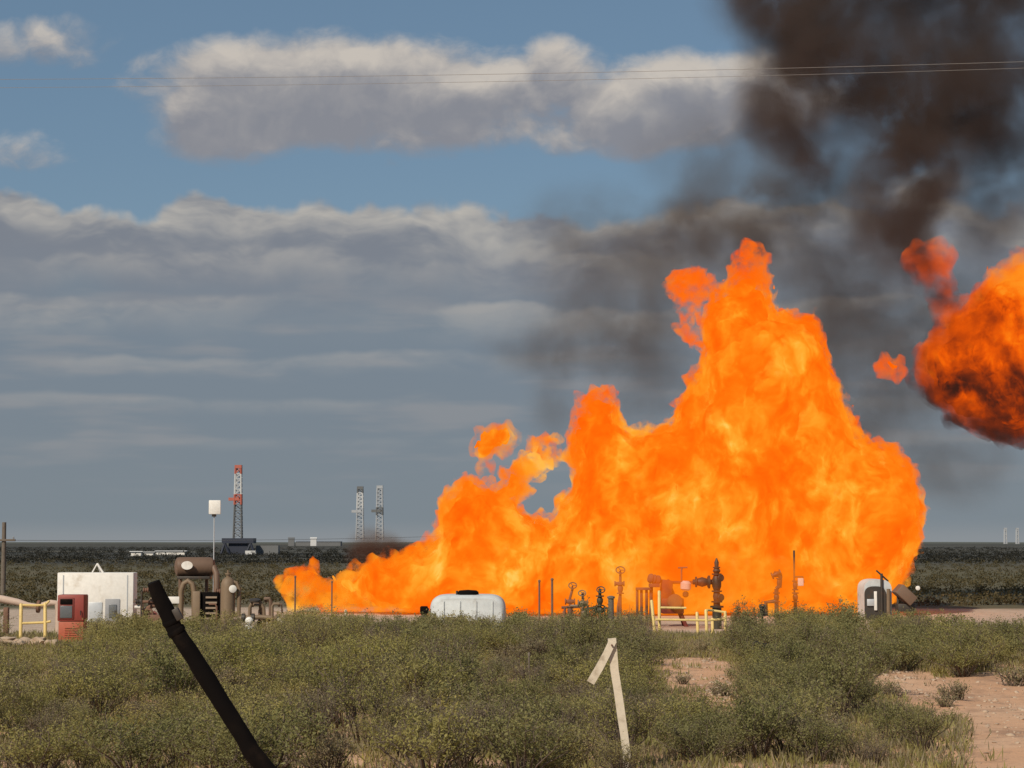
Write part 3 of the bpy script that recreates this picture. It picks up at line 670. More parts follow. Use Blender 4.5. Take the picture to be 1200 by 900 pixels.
# separator unit
D = 67.0; k = K(D); U = 226; sp = at('separator_unit', U, D, 'brown separator skid with a horizontal drum bearing a white oval, left of the flames', 'separator')
X_ = lambda u: (u - U) * k
zc = Zv(664.5, D); rr = 11.5 * k
MB().lathe([(0, -24 * k), (rr * .6, -23 * k), (rr * .92, -21 * k), (rr, -18 * k), (rr, 17 * k), (rr * .94, 20 * k), (rr * .6, 23 * k), (0, 24 * k)], (X_(226), .35, zc), (1, .25, 0), 28).build('drum', M_brown, sp)
oval = MB(); oval.lathe([(.0, 0), (5.2 * k, 0), (5.2 * k, .02)], (0, 0, 0), (0, -1, 0), 20)
oval.v = [(x * 1.28 + X_(219.5), y + .35 - rr * .98 - .16, z * .95 + Zv(662.5, D)) for x, y, z in oval.v]; oval.build('oval_label', M_white, sp)
for u in (209, 240):
    MB().tube([(X_(u), .35, zc - rr * .7), (X_(u), .35, -.1)], .055, 10).build('support_leg', M_brown, sp)
MB().box((X_(227), .1, Zv(677, D)), (38 * k, .5, .09), bev=.01).build('saddle_beam', M_dark, sp)
MB().tube([(X_(248), .3, Zv(664, D)), (X_(252), .2, Zv(672, D)), (X_(253), .1, Zv(684, D)), (X_(252), .1, 0)], .10, 12).build('down_pipe', M_brown, sp)
MB().tube([(X_(213), -.15, 0), (X_(213), -.15, Zv(692, D)), (X_(216), -.15, Zv(684, D)), (X_(221), -.15, Zv(680.5, D)), (X_(226), -.15, Zv(684, D)), (X_(228), -.15, Zv(692, D)), (X_(229), -.15, 0)], .085, 12).build('u_pipe', M_tan, sp)
MB().box((X_(232), -.25, Zv(710, D) * .5 + .2), (9 * k, .25, Zv(690, D)), bev=.03).build('column_casing', M_tan, sp)
MB().box((X_(246.5), -.05, Zv(711, D)), (21 * k, .4, 34 * k), bev=.02).build('heater_box', M_black, sp)
for i in range(5):
    MB().box((X_(249), -.27, Zv(700 + i * 6.2, D)), (13 * k, .05, 2.2 * k), Matrix.Rotation(-.35, 3, 'X')).build('louvre', M_tan, sp)
MB().box((X_(204.5), -.2, Zv(703, D)), (14 * k, .06, 8 * k), bev=.01).build('white_plate', M_white, sp)
MB().tube([(X_(170), .1, .05), (X_(170), .1, Zv(716, D)), (X_(178), .1, Zv(709, D)), (X_(188), .1, Zv(709, D)), (X_(191), .1, Zv(716, D)), (X_(191), .1, .05)], .10, 12).build('manifold_pipe', M_rust, sp)
MB().tube([(X_(158), .05, Zv(711.5, D)), (X_(166), .05, Zv(711.5, D))], .05, 10).build('white_pipe_end', M_white, sp)
MB().lathe([(.05, 0), (.16, .02), (.16, .05), (.05, .07)], (X_(180), -.05, Zv(722, D)), (0, -1, .2), 16).build('valve_wheel', M_dkred, sp)
gq = np.random.default_rng(77)
for i in range(9):                                        # jumble of small lines round the skid
    u0_ = gq.uniform(158, 282); v0_ = gq.uniform(690, 722); u1_ = u0_ + gq.uniform(-16, 16); y0_ = gq.uniform(-.5, .1)
    MB().tube([(X_(u0_), y0_, -.05), (X_(u0_), y0_, Zv(v0_ + 3, D)), (X_(u0_ + np.sign(u1_ - u0_) * 1.5), y0_, Zv(v0_, D)), (X_(u1_), y0_, Zv(v0_, D)), (X_(u1_), y0_ + .3, Zv(v0_ + gq.uniform(-3, 6), D))], gq.uniform(.022, .05), 8).build('small_pipe', (M_rust, M_dark, M_tan, M_brown)[i % 4], sp)
    if i % 2: MB().lathe([(.03, -.09), (.085, -.08), (.085, -.05), (.05, -.04), (.07, 0), (.05, .04), (.085, .05), (.085, .08), (.03, .09)], (X_((u0_ + u1_) / 2), y0_, Zv(v0_, D)), (1, 0, 0), 12).build('small_valve', (M_dark, M_rust)[i % 4 == 1], sp)
MB().box((X_(185), -.3, Zv(727, D)), (18 * k, .4, 14 * k), bev=.03).build('junction_box', M_rust, sp)
# vertical vessel
D = 65.5; k = K(D); U = 267; vv = at('vertical_vessel', U, D, 'slim tan vertical vessel with a round white gauge beside the separator', 'vessel')
rr = 8.5 * k; zt = Zv(676, D)
MB().lathe([(rr, -.05), (rr, zt - .32), (rr * .95, zt - .2), (rr * .75, zt - .08), (rr * .35, zt - .01), (.001, zt)], (0, 0, 0), seg=24).build('shell', M_tan, vv)
MB().lathe([(.06, 0), (.06, .1), (.09, .1), (.09, .15), (.03, .15), (.03, .24)], (0, 0, zt - .03), seg=14).build('top_nozzle', M_tan, vv)
g_ = MB().lathe([(.115, 0), (.12, .04), (.105, .05)], ((273.5 - U) * k, -rr * .85, Zv(690, D)), (.25, -1, 0), 18).build('gauge', M_white, vv)
MB().lathe([(.125, 0), (.13, .03), (.12, .035)], ((273.5 - U) * k, -rr * .85 + .015, Zv(690, D)), (.25, -1, 0), 18).build('gauge_rim', M_tan, g_)
MB().tube([((280 - U) * k, 0, 0), ((280 - U) * k, 0, Zv(690, D)), ((277 - U) * k, 0, Zv(683, D)), ((270 - U) * k, 0, Zv(681, D))], .06, 10).build('side_pipe', M_tan, vv)
# valve manifold by the vessel
D = 64.0; k = K(D); U = 300; vm = at('valve_manifold', U, D, 'low dark pipe manifold with a hoop frame between the vessel and the flame tip', 'valve manifold')
X_ = lambda u: (u - U) * k
MB().tube([(X_(292), 0, 0), (X_(293), 0, Zv(712, D)), (X_(296), 0, Zv(704.5, D)), (X_(304), 0, Zv(704.5, D)), (X_(309), 0, Zv(712, D)), (X_(311), 0, 0)], .055, 10).build('hoop_frame', M_tan, vm)
MB().lathe([(.06, 0), (.17, .03), (.17, .08), (.06, .1)], (X_(299), -.05, Zv(705.5, D)), (0, -.2, 1), 16).build('hand_wheel', M_dark, vm)
MB().tube([(X_(275), -.1, Zv(726, D)), (X_(288), -.1, Zv(724, D)), (X_(305), -.1, Zv(723, D)), (X_(318), -.1, Zv(724, D))], .075, 12).build('header_pipe', M_tan, vm)
for u in (286, 297): MB().lathe([(.13, -.05), (.13, .05)], (X_(u), -.1, Zv(723.8, D)), (1, 0, 0), 16).build('flange', M_dark, vm)
MB().lathe([(.05, 0), (.11, .02), (.12, .1), (.08, .16), (.03, .18)], (X_(294), -.3, Zv(728, D)), (0, -1, .3), 16).build('gauge', M_white, vm)
MB().lathe([(.05, 0), (.15, .02), (.15, .1), (.05, .12)], (X_(293), -.35, Zv(738, D)), (0, -1, .2), 16).build('blind_flange', M_ltgrey, vm)
for i in range(7):
    u0_ = gq.uniform(282, 326); v0_ = gq.uniform(700, 728); u1_ = u0_ + gq.uniform(-14, 14); y0_ = gq.uniform(-.3, .6)
    MB().tube([(X_(u0_), y0_, -.05), (X_(u0_), y0_, Zv(v0_ + 3, D)), (X_(u0_ + np.sign(u1_ - u0_) * 1.5), y0_, Zv(v0_, D)), (X_(u1_), y0_, Zv(v0_, D)), (X_(u1_), y0_ + .2, Zv(v0_ + gq.uniform(2, 12), D))], gq.uniform(.025, .055), 8).build('small_pipe', (M_brown, M_tan, M_rust)[i % 3], vm)
D = 63.5; k = K(D)
wp = thing('white_pipe', P(331, 742, D), 'short white pipe slanting down to the brush near the flame tip', 'pipe')
a_, b_ = P(322, 722, D) - wp.location, P(344, 744, D) - wp.location
MB().tube([a_, b_], .07, 12).build('pipe', M_palewood, wp); MB().lathe([(.10, 0), (.10, .08)], a_, (b_ - a_), 14).build('collar', M_tan, wp)
# square sign panel on a thin pole
D = 72.0; k = K(D); U = 250; sg = at('signal_panel', U, D, 'blank white square panel high on a thin pole above the separator', 'sign')
MB().tube([(0, 0, -.2), (0, 0, Zv(600, D))], .018, 10).build('pole', M_ltgrey, sg)
MB().box((.03, -.09, Zv(594.5, D)), (14 * k, .08, 16.5 * k), bev=.03).build('panel', M_white, sg)
MB().box((0, -.03, Zv(604, D)), (5 * k, .08, 3 * k), bev=.01).build('bracket', M_dark, sg)
# ------------------------------------------------------------------ equipment in front of the fire
# rounded white tank
D = 69.0; k = K(D); U = 548; wt_ = at('white_tank', U, D, 'low rounded white tank with a black lid, half sunk in brush before the fire', 'tank')
zt = Zv(697, D); hw = 45 * k; prof = []
for i in range(33):                                       # squarish barrel section
    a_ = PI * i / 32; cx, cz = math.cos(a_), math.sin(a_); prof.append((hw * math.copysign(abs(cx) ** .28, cx) * (1 - .13 * max(cz, 0)), zt * (.15 + .85 * abs(cz) ** .26)))
prof = [(hw, -.1)] + prof + [(-hw, -.1)]
m = MB(); ns = 16; L = 1.9; rows = []
for j in range(ns + 1):
    q = j / ns; y_ = q * L; sc_ = 1 - .10 * abs(2 * q - 1) ** 8 - .012 * (0.5 + .5 * math.cos(q * 2 * PI * 5)); rows.append([(x * sc_, y_, z * sc_ if z > 0 else z) for x, z in prof])
vs_ = [p_ for r_ in rows for p_ in r_]; n_ = len(prof); fs_ = []
for j in range(ns):
    for i in range(n_ - 1): fs_.append((j * n_ + i, j * n_ + i + 1, (j + 1) * n_ + i + 1, (j + 1) * n_ + i))
fs_ += [tuple(reversed(range(n_))), tuple(ns * n_ + i for i in range(n_))]
m.add(vs_, fs_); m.build('shell', M_dullwhite, wt_, 50)
MB().lathe([(.34, 0), (.36, .04), (.35, .12), (.28, .17), (.001, .19)], (0, .6, zt - .04), seg=20).build('lid', M_black, wt_)
MB().tube([((535 - U) * k, .5, zt - .05), ((535 - U) * k, .5, zt + .12)], .035, 8).build('vent_pipe', M_dark, wt_)
for sx in (-.62, -.2, .22, .64): MB().box((sx * hw, -.012, zt * .45), (.05, .05, zt * .72), bev=.015).build('end_rib', M_dullwhite, wt_)
MB().tube([((503 - U) * k, .1, Zv(716, D)), ((497 - U) * k, .1, Zv(716, D)), ((497 - U) * k, .1, 0)], .10, 12).build('outlet_pipe', M_dark, wt_)
MB().box(((497 - U) * k, .1, Zv(715, D)), (9 * k, .3, 9 * k), bev=.04).build('outlet_valve', M_black, wt_)
# wellhead
D = 68.0; k = K(D); U = 840; wh = at('wellhead', U, D, 'dark wellhead tree with stacked valves and a side arm, black against the flames', 'wellhead')
zt = Zv(655, D); zs = [0, .45, .5, .62, .66, .95, 1.0, 1.12, 1.16]
def zz(v): return Zv(v, D)
MB().lathe([(.15, -.1), (.15, zz(712)), (.22, zz(712)), (.22, zz(710)), (.11, zz(709.5)), (.11, zz(706))], seg=18).build('casing_head', M_green, wh)
MB().lathe([(.18, zz(706)), (.18, zz(704.5)), (.10, zz(704)), (.13, zz(699)), (.10, zz(694)), (.17, zz(693.5)), (.17, zz(692))], seg=18).build('master_valve', M_green, wh)
MB().lathe([(.10, zz(692)), (.15, zz(687)), (.15, zz(679)), (.10, zz(674)), (.16, zz(673.5)), (.16, zz(672))], seg=18).build('flow_cross', M_green, wh)
MB().lathe([(.08, zz(672)), (.13, zz(669)), (.08, zz(666)), (.12, zz(665.5)), (.12, zz(664.5)), (.065, zz(664)), (.075, zz(659)), (.04, zz(656)), (.02, zz(654))], seg=18).build('swab_cap', M_green, wh)
MB().tube([(0, 0, zz(682)), ((812 - U) * k, 0, zz(682))], .085, 12).build('wing_arm', M_green, wh)
MB().lathe([(.09, -.22), (.17, -.22), (.17, -.17), (.11, -.16), (.16, 0), (.11, .16), (.17, .17), (.17, .22), (.09, .22)], ((823 - U) * k, 0, zz(682)), (1, 0, 0), 18).build('wing_valve', M_green, wh)
MB().lathe([(.21, -.03), (.21, .03)], ((831 - U) * k, 0, zz(682)), (1, 0, 0), 18).build('flange', M_green, wh)
for v_ in (700, 677): MB().lathe([(.025, 0), (.025, .2), (.11, .2), (.12, .22), (.11, .24)], (0, -.1, zz(v_)), (.6, -1, 0), 18).build('hand_wheel', M_green, wh)
# choke / pumping unit
D = 70.0; k = K(D); U = 775; pu = at('pump_unit', U, D, 'dark red pump unit with a round head glowing in front of the flames', 'pump')
X_ = lambda u: (u - U) * k
def zz(v): return Zv(v, D)
MB().box((X_(781), .35, zz(695)), (13 * k, .7, 30 * k), Matrix.Rotation(.12, 3, 'Y'), bev=.04).build('housing', M_dkred, pu)
MB().box((X_(788), .3, zz(710)), (26 * k, .9, 18 * k), bev=.04).build('gearbox', M_dkred, pu)
for yb in (-.1, .75): MB().tube([(X_(805), yb, -.1), (X_(783), .3, zz(680))], .065, 10).build('frame_leg', M_dkred, pu)
MB().lathe([(.1, 0), (.24, .02), (.26, .1), (.24, .16), (.1, .18)], (X_(790), -.16, zz(705)), (0, -1, 0), 20).build('pulley', M_rust, pu)
MB().lathe([(.02, -.24), (.12, -.22), (.16, -.16), (.16, -.1), (.135, -.09), (.135, -.05), (.16, -.04), (.16, 0), (.135, .01), (.135, .05), (.16, .06), (.16, .15), (.1, .2), (.04, .24)], (X_(767.5), .1, zz(679)), (1, .2, -.25), 18).build('motor', M_rust, pu)
MB().box((X_(767), .1, zz(686)), (12 * k, .5, .12), bev=.01).build('motor_bed', M_rust, pu)
MB().tube([(X_(764), .1, zz(686)), (X_(762), .1, -.1)], .05, 8).build('frame_post', M_rust, pu)
MB().tube([(X_(779), .1, zz(682.5)), (X_(812), .1, zz(682.5))], .05, 10).build('discharge_pipe', M_dkred, pu)
for u in (747, 752, 758, 763): MB().tube([(X_(u), .1, -.1), (X_(u), .1, zz(691))], .045, 8).build('frame_post', M_rust, pu)
MB().box((X_(755), .1, zz(690)), (19 * k, .3, .08), bev=.01).build('frame_beam', M_rust, pu)
MB().tube([(X_(799), .1, zz(682)), (X_(799), .1, zz(668)), (X_(799.6), .1, zz(666))], .028, 8).build('valve_stem', M_rust, pu)
MB().tube([(X_(795), .1, zz(665.5)), (X_(806), .1, zz(665))], .025, 8).build('stem_handle', M_rust, pu)
MB().lathe([(.10, 0), (.17, .05), (.18, .24), (.10, .32)], (X_(803), -.1, zz(692)), (.05, 0, 1), 18).build('actuator', M_white, pu)
MB().lathe([(.04, 0), (.10, .05), (.10, .15), (.05, .2)], (X_(803), -.1, zz(700)), (0, 0, 1), 14).build('valve_body', M_dark, pu)
# row of thin posts and the small valves
def marker_post(u, vt, D, label, mat, r=.04, lean=0, name='marker_post', base=0.0):
    b = P(u, vt, D); o = thing(name, (b.x - lean, D, base), label, 'post', 'thin posts by the fire')
    MB().tube([(0, 0, -.15), (lean * .5, 0, (b.z - base) * .5), (lean, 0, b.z - base)], [r, r * .95, r * .9], 10).build('shaft', mat, o)
    MB().lathe([(r * 1.25, 0), (r * 1.25, .05), (r * .5, .075)], (lean, 0, b.z - base - .03), seg=10).build('cap', mat, o); return o
marker_post(632, 681, 72, 'thin dark post in front of the flames, the left one of a close pair', M_rust, .035)
marker_post(647, 679, 72, 'thin dark post in front of the flames, the right one of a close pair', M_rust, .042)
marker_post(346, 676, 70, 'thin brown post before the left tip of the flames', M_rust, .03)
marker_post(389, 682, 74, 'thin dark post before the low thin flames', M_rust, .028)
marker_post(716, 700, 60, 'grey weathered post just behind the white stake', M_wood, .09)
marker_post(620, 767, 43, 'small grey stake stuck in the brush left of the white stake', M_wood, .022, name='small_stake', base=-.1)
marker_post(405, 716, 66, 'short white marker post at the edge of the pale dirt under the flames', M_palewood, .03, .06)
def valve_stand(u, D, vt, spec, label):
    o = at('valve_stand', u, D, label, 'valve stand', 'valve stands against the flames'); k = K(D)
    MB().tube([(0, 0, -.1), (0, 0, Zv(vt, D))], spec['r'] * .75, 10).build('riser', spec['m'], o)
    for (du, v, rw, ax) in [(a, b, c * .8, d) for a, b, c, d in spec['valves']]:
        MB().lathe([(.04, -.17), (rw * .75, -.17), (rw * .75, -.13), (.06, -.125), (rw * .55, -.05), (rw * .6, .04), (.06, .125), (rw * .75, .13), (rw * .75, .17), (.04, .17)], (du * k, 0, Zv(v, D)), ax, 16).build('valve', spec['m'], o)
    for (du, v, rw) in spec.get('wheels', ()):
        ring = [Vector((du * k + rw * math.cos(a_), -.1 + .35 * rw * math.sin(a_), Zv(v, D) + rw * .75 * math.sin(a_))) for a_ in np.linspace(0, 2 * PI, 17)]
        w_ = MB().tube(ring, .018, 6, cap=False)
        for a_ in (0, 2.1, 4.2): w_.tube([(du * k, -.1, Zv(v, D)), (du * k + rw * math.cos(a_), -.1 + .35 * rw * math.sin(a_), Zv(v, D) + rw * .75 * math.sin(a_))], .013, 5)
        w_.tube([(du * k, -.1, Zv(v, D)), (du * k, .02, Zv(v, D) - .1)], .02, 6); w_.build('hand_wheel', spec['m'], o)
    for pts in spec.get('pipes', ()):
        MB().tube([(a * k, c_, Zv(b, D)) for a, b, c_ in pts], spec['r'] * .7, 10).build('pipe', spec.get('pm', spec['m']), o)
    return o
valve_stand(910, 73, 690, dict(r=.10, m=M_green, valves=[(0, 700, .2, (0, 0, 1)), (3, 683, .16, (0, 0, 1)), (0, 673, .2, (1, 0, .4))], pipes=[[(0, 690, 0), (4, 686, 0), (5, 676, 0), (-3, 671, 0)], [(0, 704, 0), (-12, 706, .1), (-12, 722, .1)]]), 'olive valve stand with a bent top, second from the leaning brown hatch')
o = valve_stand(931, 74, 645, dict(r=.045, m=M_dark, valves=[(1, 686, .18, (0, 0, 1)), (1, 700, .2, (0, 0, 1))], pipes=[[(0, 676, 0), (10, 676, 0), (11, 683, 0)], [(2, 705, 0), (2, 722, 0)]]), 'tall thin rod with a boxed white gauge in front of the flames')
k = K(74); MB().box((7 * k, -.1, Zv(682, 74)), (6.5 * k, .1, 9 * k), bev=.02).build('gauge_box', M_white, o)
valve_stand(668, 70, 700, dict(r=.06, m=M_rust, valves=[(0, 705, .17, (1, 0, 0)), (0, 716, .19, (0, 0, 1))], wheels=[(3, 686, .13)], pipes=[[(0, 701, 0), (3, 690, 0)], [(-10, 712, 0), (12, 711, 0)], [(-6, 712, 0), (-7, 730, 0)]]), 'rusty low valve stand next to the pair of thin posts')
valve_stand(683, 69, 694, dict(r=.06, m=M_tan, valves=[(0, 707, .2, (1, 0, 0)), (1, 719, .2, (0, 0, 1))], wheels=[(-1, 695, .12)], pipes=[[(-14, 710, .2), (6, 710, 0), (7, 730, 0)], [(0, 722, 0), (12, 724, 0)]]), 'tan valve stand in the middle of the low valve row')
valve_stand(703, 68, 690, dict(r=.07, m=M_green, valves=[(0, 704, .22, (0, 0, 1)), (0, 715, .24, (1, 0, 0))], wheels=[(1, 691, .13)], pipes=[[(0, 712, 0), (-16, 713, 0), (-17, 730, 0)], [(4, 712, 0), (10, 713, 0), (10, 730, 0)]]), 'olive valve stand with a wheel just behind the grey post')
valve_stand(727, 71, 676, dict(r=.06, m=M_rust, valves=[(0, 690, .20, (0, 0, 1)), (-1, 684, .15, (1, 0, 0))], wheels=[(0, 668, .15)], pipes=[[(0, 680, 0), (0, 670, 0)], [(0, 695, 0), (-3, 712, 0), (-3, 735, 0)]]), 'rusty valve stand with a high wheel left of the dark red pump')
valve_stand(893, 66, 712, dict(r=.05, m=M_green, valves=[(0, 716, .18, (0, 0, 1))], wheels=[(0, 711, .1)], pipes=[[(-5, 720, 0), (6, 719, 0)]]), 'small low olive valve stand at the brush edge right of the wellhead')
# arched white tank and the leaning hatch
D = 76.0; k = K(D); U = 1029; ar = at('arched_tank', U, D, 'white round-topped tank with a dark arched opening at the right end of the fire', 'tank')
zt = Zv(679, D); hw = 16 * k
def arch_prof(hw, zt, n=20): return [(hw, -.1)] + [(hw * math.copysign(abs(math.cos(PI * i / n)) ** .7, math.cos(PI * i / n)), zt - hw * .8 + hw * .8 * abs(math.sin(PI * i / n)) ** .8) for i in range(n + 1)] + [(-hw, -.1)]
def extrude(pr, y0, y1):
    n = len(pr); m = MB(); m.add([(x, y0, z) for x, z in pr] + [(x, y1, z) for x, z in pr], [tuple(range(n)), tuple(reversed(range(n, 2 * n)))] + [(i, i + n, (i + 1) % n + n, (i + 1) % n) for i in range(n)]); return m
extrude(arch_prof(hw, zt), 0, 1.5).build('shell', M_dullwhite, ar, 40)
extrude([(x - 3.5 * k, z) for x, z in arch_prof(hw * .78, Zv(687, D))], -.05, .02).build('arched_opening', M_dark, ar, 40)
MB().box((-3.5 * k, -.09, Zv(704, D)), (3.4 * k, .06, 22 * k), bev=.01).build('ladder_rail', M_white, ar)
MB().box((-9 * k, -.09, Zv(706, D)), (9 * k, .06, 8 * k), bev=.02).build('base_block', M_ltgrey, ar)
MB().tube([(11 * k, -.12, -.1), (11.5 * k, -.12, Zv(690, D))], .07, 10).build('riser_pipe', M_tan, ar)
MB().tube([(4 * k, -.06, -.1), (4 * k, -.06, Zv(672, D))], .05, 10).build('vent_pole', M_dark, ar)
MB().tube([(-2 * k, -.06, Zv(668.5, D)), (4 * k, -.06, Zv(674, D)), (13 * k, .2, Zv(681, D))], .03, 8).build('guy_pipe', M_dark, ar)
D = 75.0; k = K(D); U = 1060; ht = at('hatch_cover', U, D, 'brown tilted hatch cover leaning on a frame beside the arched tank', 'hatch')
MB().box((0, 0, Zv(697, D)), (23 * k, .9, 13 * k), Matrix.Rotation(.75, 3, 'Y'), bev=.03).build('lid', M_brown, ht)
for du in (-7, 9): MB().tube([(du * k, .1, -.1), (du * k, .1, Zv(700 if du > 0 else 693, D))], .05, 8).build('prop', M_dark, ht)
MB().box((1 * k, .05, Zv(712, D)), (20 * k, .6, 9 * k), bev=.03).build('box_base', M_dark, ht)
MB().lathe([(.05, 0), (.08, .02), (.08, .08), (.04, .1)], (14 * k, -.2, Zv(689, D)), (0, -1, 0), 12).build('reflector', M_white, ht)
# ------------------------------------------------------------------ foreground posts
D = 15.0
bp_ = thing('leaning_pole', (P(330, 900, D).x + .22, D, ground_h(P(330, 900, D).x, D)), 'thick black pole leaning to the left in front of the brush', 'pole')
pts = [(180, 682), (191, 708), (205, 737), (228, 773), (252, 811), (276, 849), (295, 880), (330, 925), (395, 1040), (435, 1110)]
wid = [15.5, 18.5, 20, 20, 20.5, 20.5, 21, 22, 23, 24]
loc = bp_.location
path = [P(u, v, D + (v - 684) * .0012) - loc for u, v in pts]; path = [path[0].lerp(path[1], q / 6) for q in range(6)] + [path[i].lerp(path[i + 1], q / 5) for i in range(1, len(path) - 1) for q in range(5)] + [path[-1]]
wv = np.interp(np.linspace(0, 1, len(path)), np.linspace(0, 1, len(wid)), wid)
ss = 18; m = MB(); m.tube(path, [w_ * .5 * K(D) for w_ in wv], ss)
m.v = [tuple(Vector(q) + mnoise.noise_vector(Vector(q) * 6) * .008 + mnoise.noise_vector(Vector(q) * 22) * .0035) for q in m.v]
m.build('shaft', M_black, bp_, 50)
for q, nm in ((.20, 'clamp'), (.235, 'clamp')):
    i = int(q * len(path)); a_, b_ = path[i], path[i + 1]
    MB().lathe([(wv[i] * .5 * K(D) + .004, 0), (wv[i] * .5 * K(D) + .007, .008), (wv[i] * .5 * K(D) + .007, .028), (wv[i] * .5 * K(D) + .004, .036)], a_, b_ - a_, 18).build(nm, M_black, bp_)
i = int(.19 * len(path)); MB().box(path[i] + Vector((.075, -.03, .0)), (.05, .05, .09), Matrix.Rotation(-.5, 3, 'Y'), bev=.008).build('bracket', M_dark, bp_)
D = 25.0; k = K(D)
st = thing('white_stake', (P(735, 890, D).x + .02, D, ground_h(P(735, 890, D).x, D)), 'weathered white wooden stake with a broken slat hanging from its top', 'stake')
loc = st.location
def plank(pts, w, th, name):
    m = MB(); vs = []
    for i, (u, v, y) in enumerate(pts):
        p_ = P(u, v, D + y) - loc; q_ = P(*(pts[min(i + 1, len(pts) - 1)][:2]), D) - P(*(pts[max(i - 1, 0)][:2]), D); t_ = Vector((q_.x, 0, q_.z)).normalized(); n_ = Vector((-t_.z, 0, t_.x))
        j = (1 + .12 * mnoise.noise(Vector((u * .3, v * .1, 0))))
        for sx, sy in ((-1, -1), (1, -1), (1, 1), (-1, 1)): vs.append(p_ + n_ * sx * w / 2 * j + Vector((0, sy * th / 2, 0)))
    fs = [(3, 2, 1, 0), tuple(len(vs) - 4 + i for i in range(4))]
    for i in range(len(pts) - 1):
        for c_ in range(4): c2 = (c_ + 1) % 4; fs.append((i * 4 + c_, i * 4 + c2, i * 4 + 4 + c2, i * 4 + 4 + c_))
    m.add(vs, fs); return m.build(name, M_palewood, st, 30)
plank([(717, 748, 0), (718.5, 765, 0), (720, 785, 0), (724, 810, 0), (728, 838, 0), (731.5, 862, 0), (735, 890, 0), (738, 925, 0)], 9.5 * k, .05, 'post')
plank([(718, 751, -.05), (711, 766, -.06), (702, 783, -.07), (692, 800, -.06)], 9.0 * k, .03, 'slat')
MB().lathe([(.012, 0), (.012, .02), (.004, .026)], P(717, 756, D - .08) - loc, (0, -1, 0), 10).build('nail', M_rust, st)
# charred branch
D = 46.0; lg = thing('charred_branch', P(905, 770, D), 'black charred branch poking out of the brush below the fire', 'branch'); loc = lg.location
m = MB(); m.tube([P(u, v, D + i * .1) - loc for i, (u, v) in enumerate(((884, 753), (893, 757), (902, 759), (912, 765), (920, 768), (928, 772)))], [.05, .075, .085, .11, .12, .09], 10)
m.v = [tuple(Vector(q) + mnoise.noise_vector(Vector(q) * 5) * .03) for q in m.v]; m.build('limb', M_char, lg, 50)
MB().tube([P(u, v, D) - loc for u, v in ((912, 765), (914, 772), (919, 778))], [.06, .05, .02], 8).build('side_limb', M_char, lg, 50)

# ------------------------------------------------------------------ brush
def leaf_mat(name, cols, tips):
    m, t, o = mat_base(name)
    at_ = t.nodes.new('ShaderNodeAttribute'); at_.attribute_name = 'tone'; tone = X(t, at_.outputs['Fac'])
    oi = t.nodes.new('ShaderNodeObjectInfo'); rnd = X(t, oi.outputs['Random'])
    base = ramp(t, rnd, [(i / (len(cols) - 1), c_) for i, c_ in enumerate(cols)])
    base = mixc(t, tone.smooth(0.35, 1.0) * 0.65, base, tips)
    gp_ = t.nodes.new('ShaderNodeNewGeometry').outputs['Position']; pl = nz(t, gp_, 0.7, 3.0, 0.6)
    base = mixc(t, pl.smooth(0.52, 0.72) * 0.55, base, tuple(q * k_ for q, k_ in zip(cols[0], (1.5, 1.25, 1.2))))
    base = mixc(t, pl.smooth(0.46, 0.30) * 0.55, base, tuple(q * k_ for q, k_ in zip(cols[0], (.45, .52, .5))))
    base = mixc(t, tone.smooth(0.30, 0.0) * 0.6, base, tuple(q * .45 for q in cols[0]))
    d_ = t.nodes.new('ShaderNodeBsdfPrincipled'); t.links.new(base, d_.inputs['Base Color']); d_.inputs['Roughness'].default_value = 0.6; d_.inputs['Specular IOR Level'].default_value = 0.3
    tr = t.nodes.new('ShaderNodeBsdfTranslucent'); t.links.new(base, tr.inputs[0])
    mx = t.nodes.new('ShaderNodeMixShader'); mx.inputs[0].default_value = 0.38
    t.links.new(d_.outputs[0], mx.inputs[1]); t.links.new(tr.outputs[0], mx.inputs[2]); t.links.new(mx.outputs[0], o.inputs[0]); return m
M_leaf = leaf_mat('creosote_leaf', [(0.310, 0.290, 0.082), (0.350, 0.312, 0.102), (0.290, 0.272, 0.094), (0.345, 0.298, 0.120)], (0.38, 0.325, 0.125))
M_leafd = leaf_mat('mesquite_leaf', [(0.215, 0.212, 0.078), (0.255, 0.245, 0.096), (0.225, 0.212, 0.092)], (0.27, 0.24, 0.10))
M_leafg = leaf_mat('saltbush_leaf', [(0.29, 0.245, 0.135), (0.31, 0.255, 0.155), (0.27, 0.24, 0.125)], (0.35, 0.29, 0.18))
M_stem = paint('grey_stem', (0.14, 0.105, 0.08), 0.9, wear=(0.07, 0.05, 0.04), amount=0.6, scale=12)
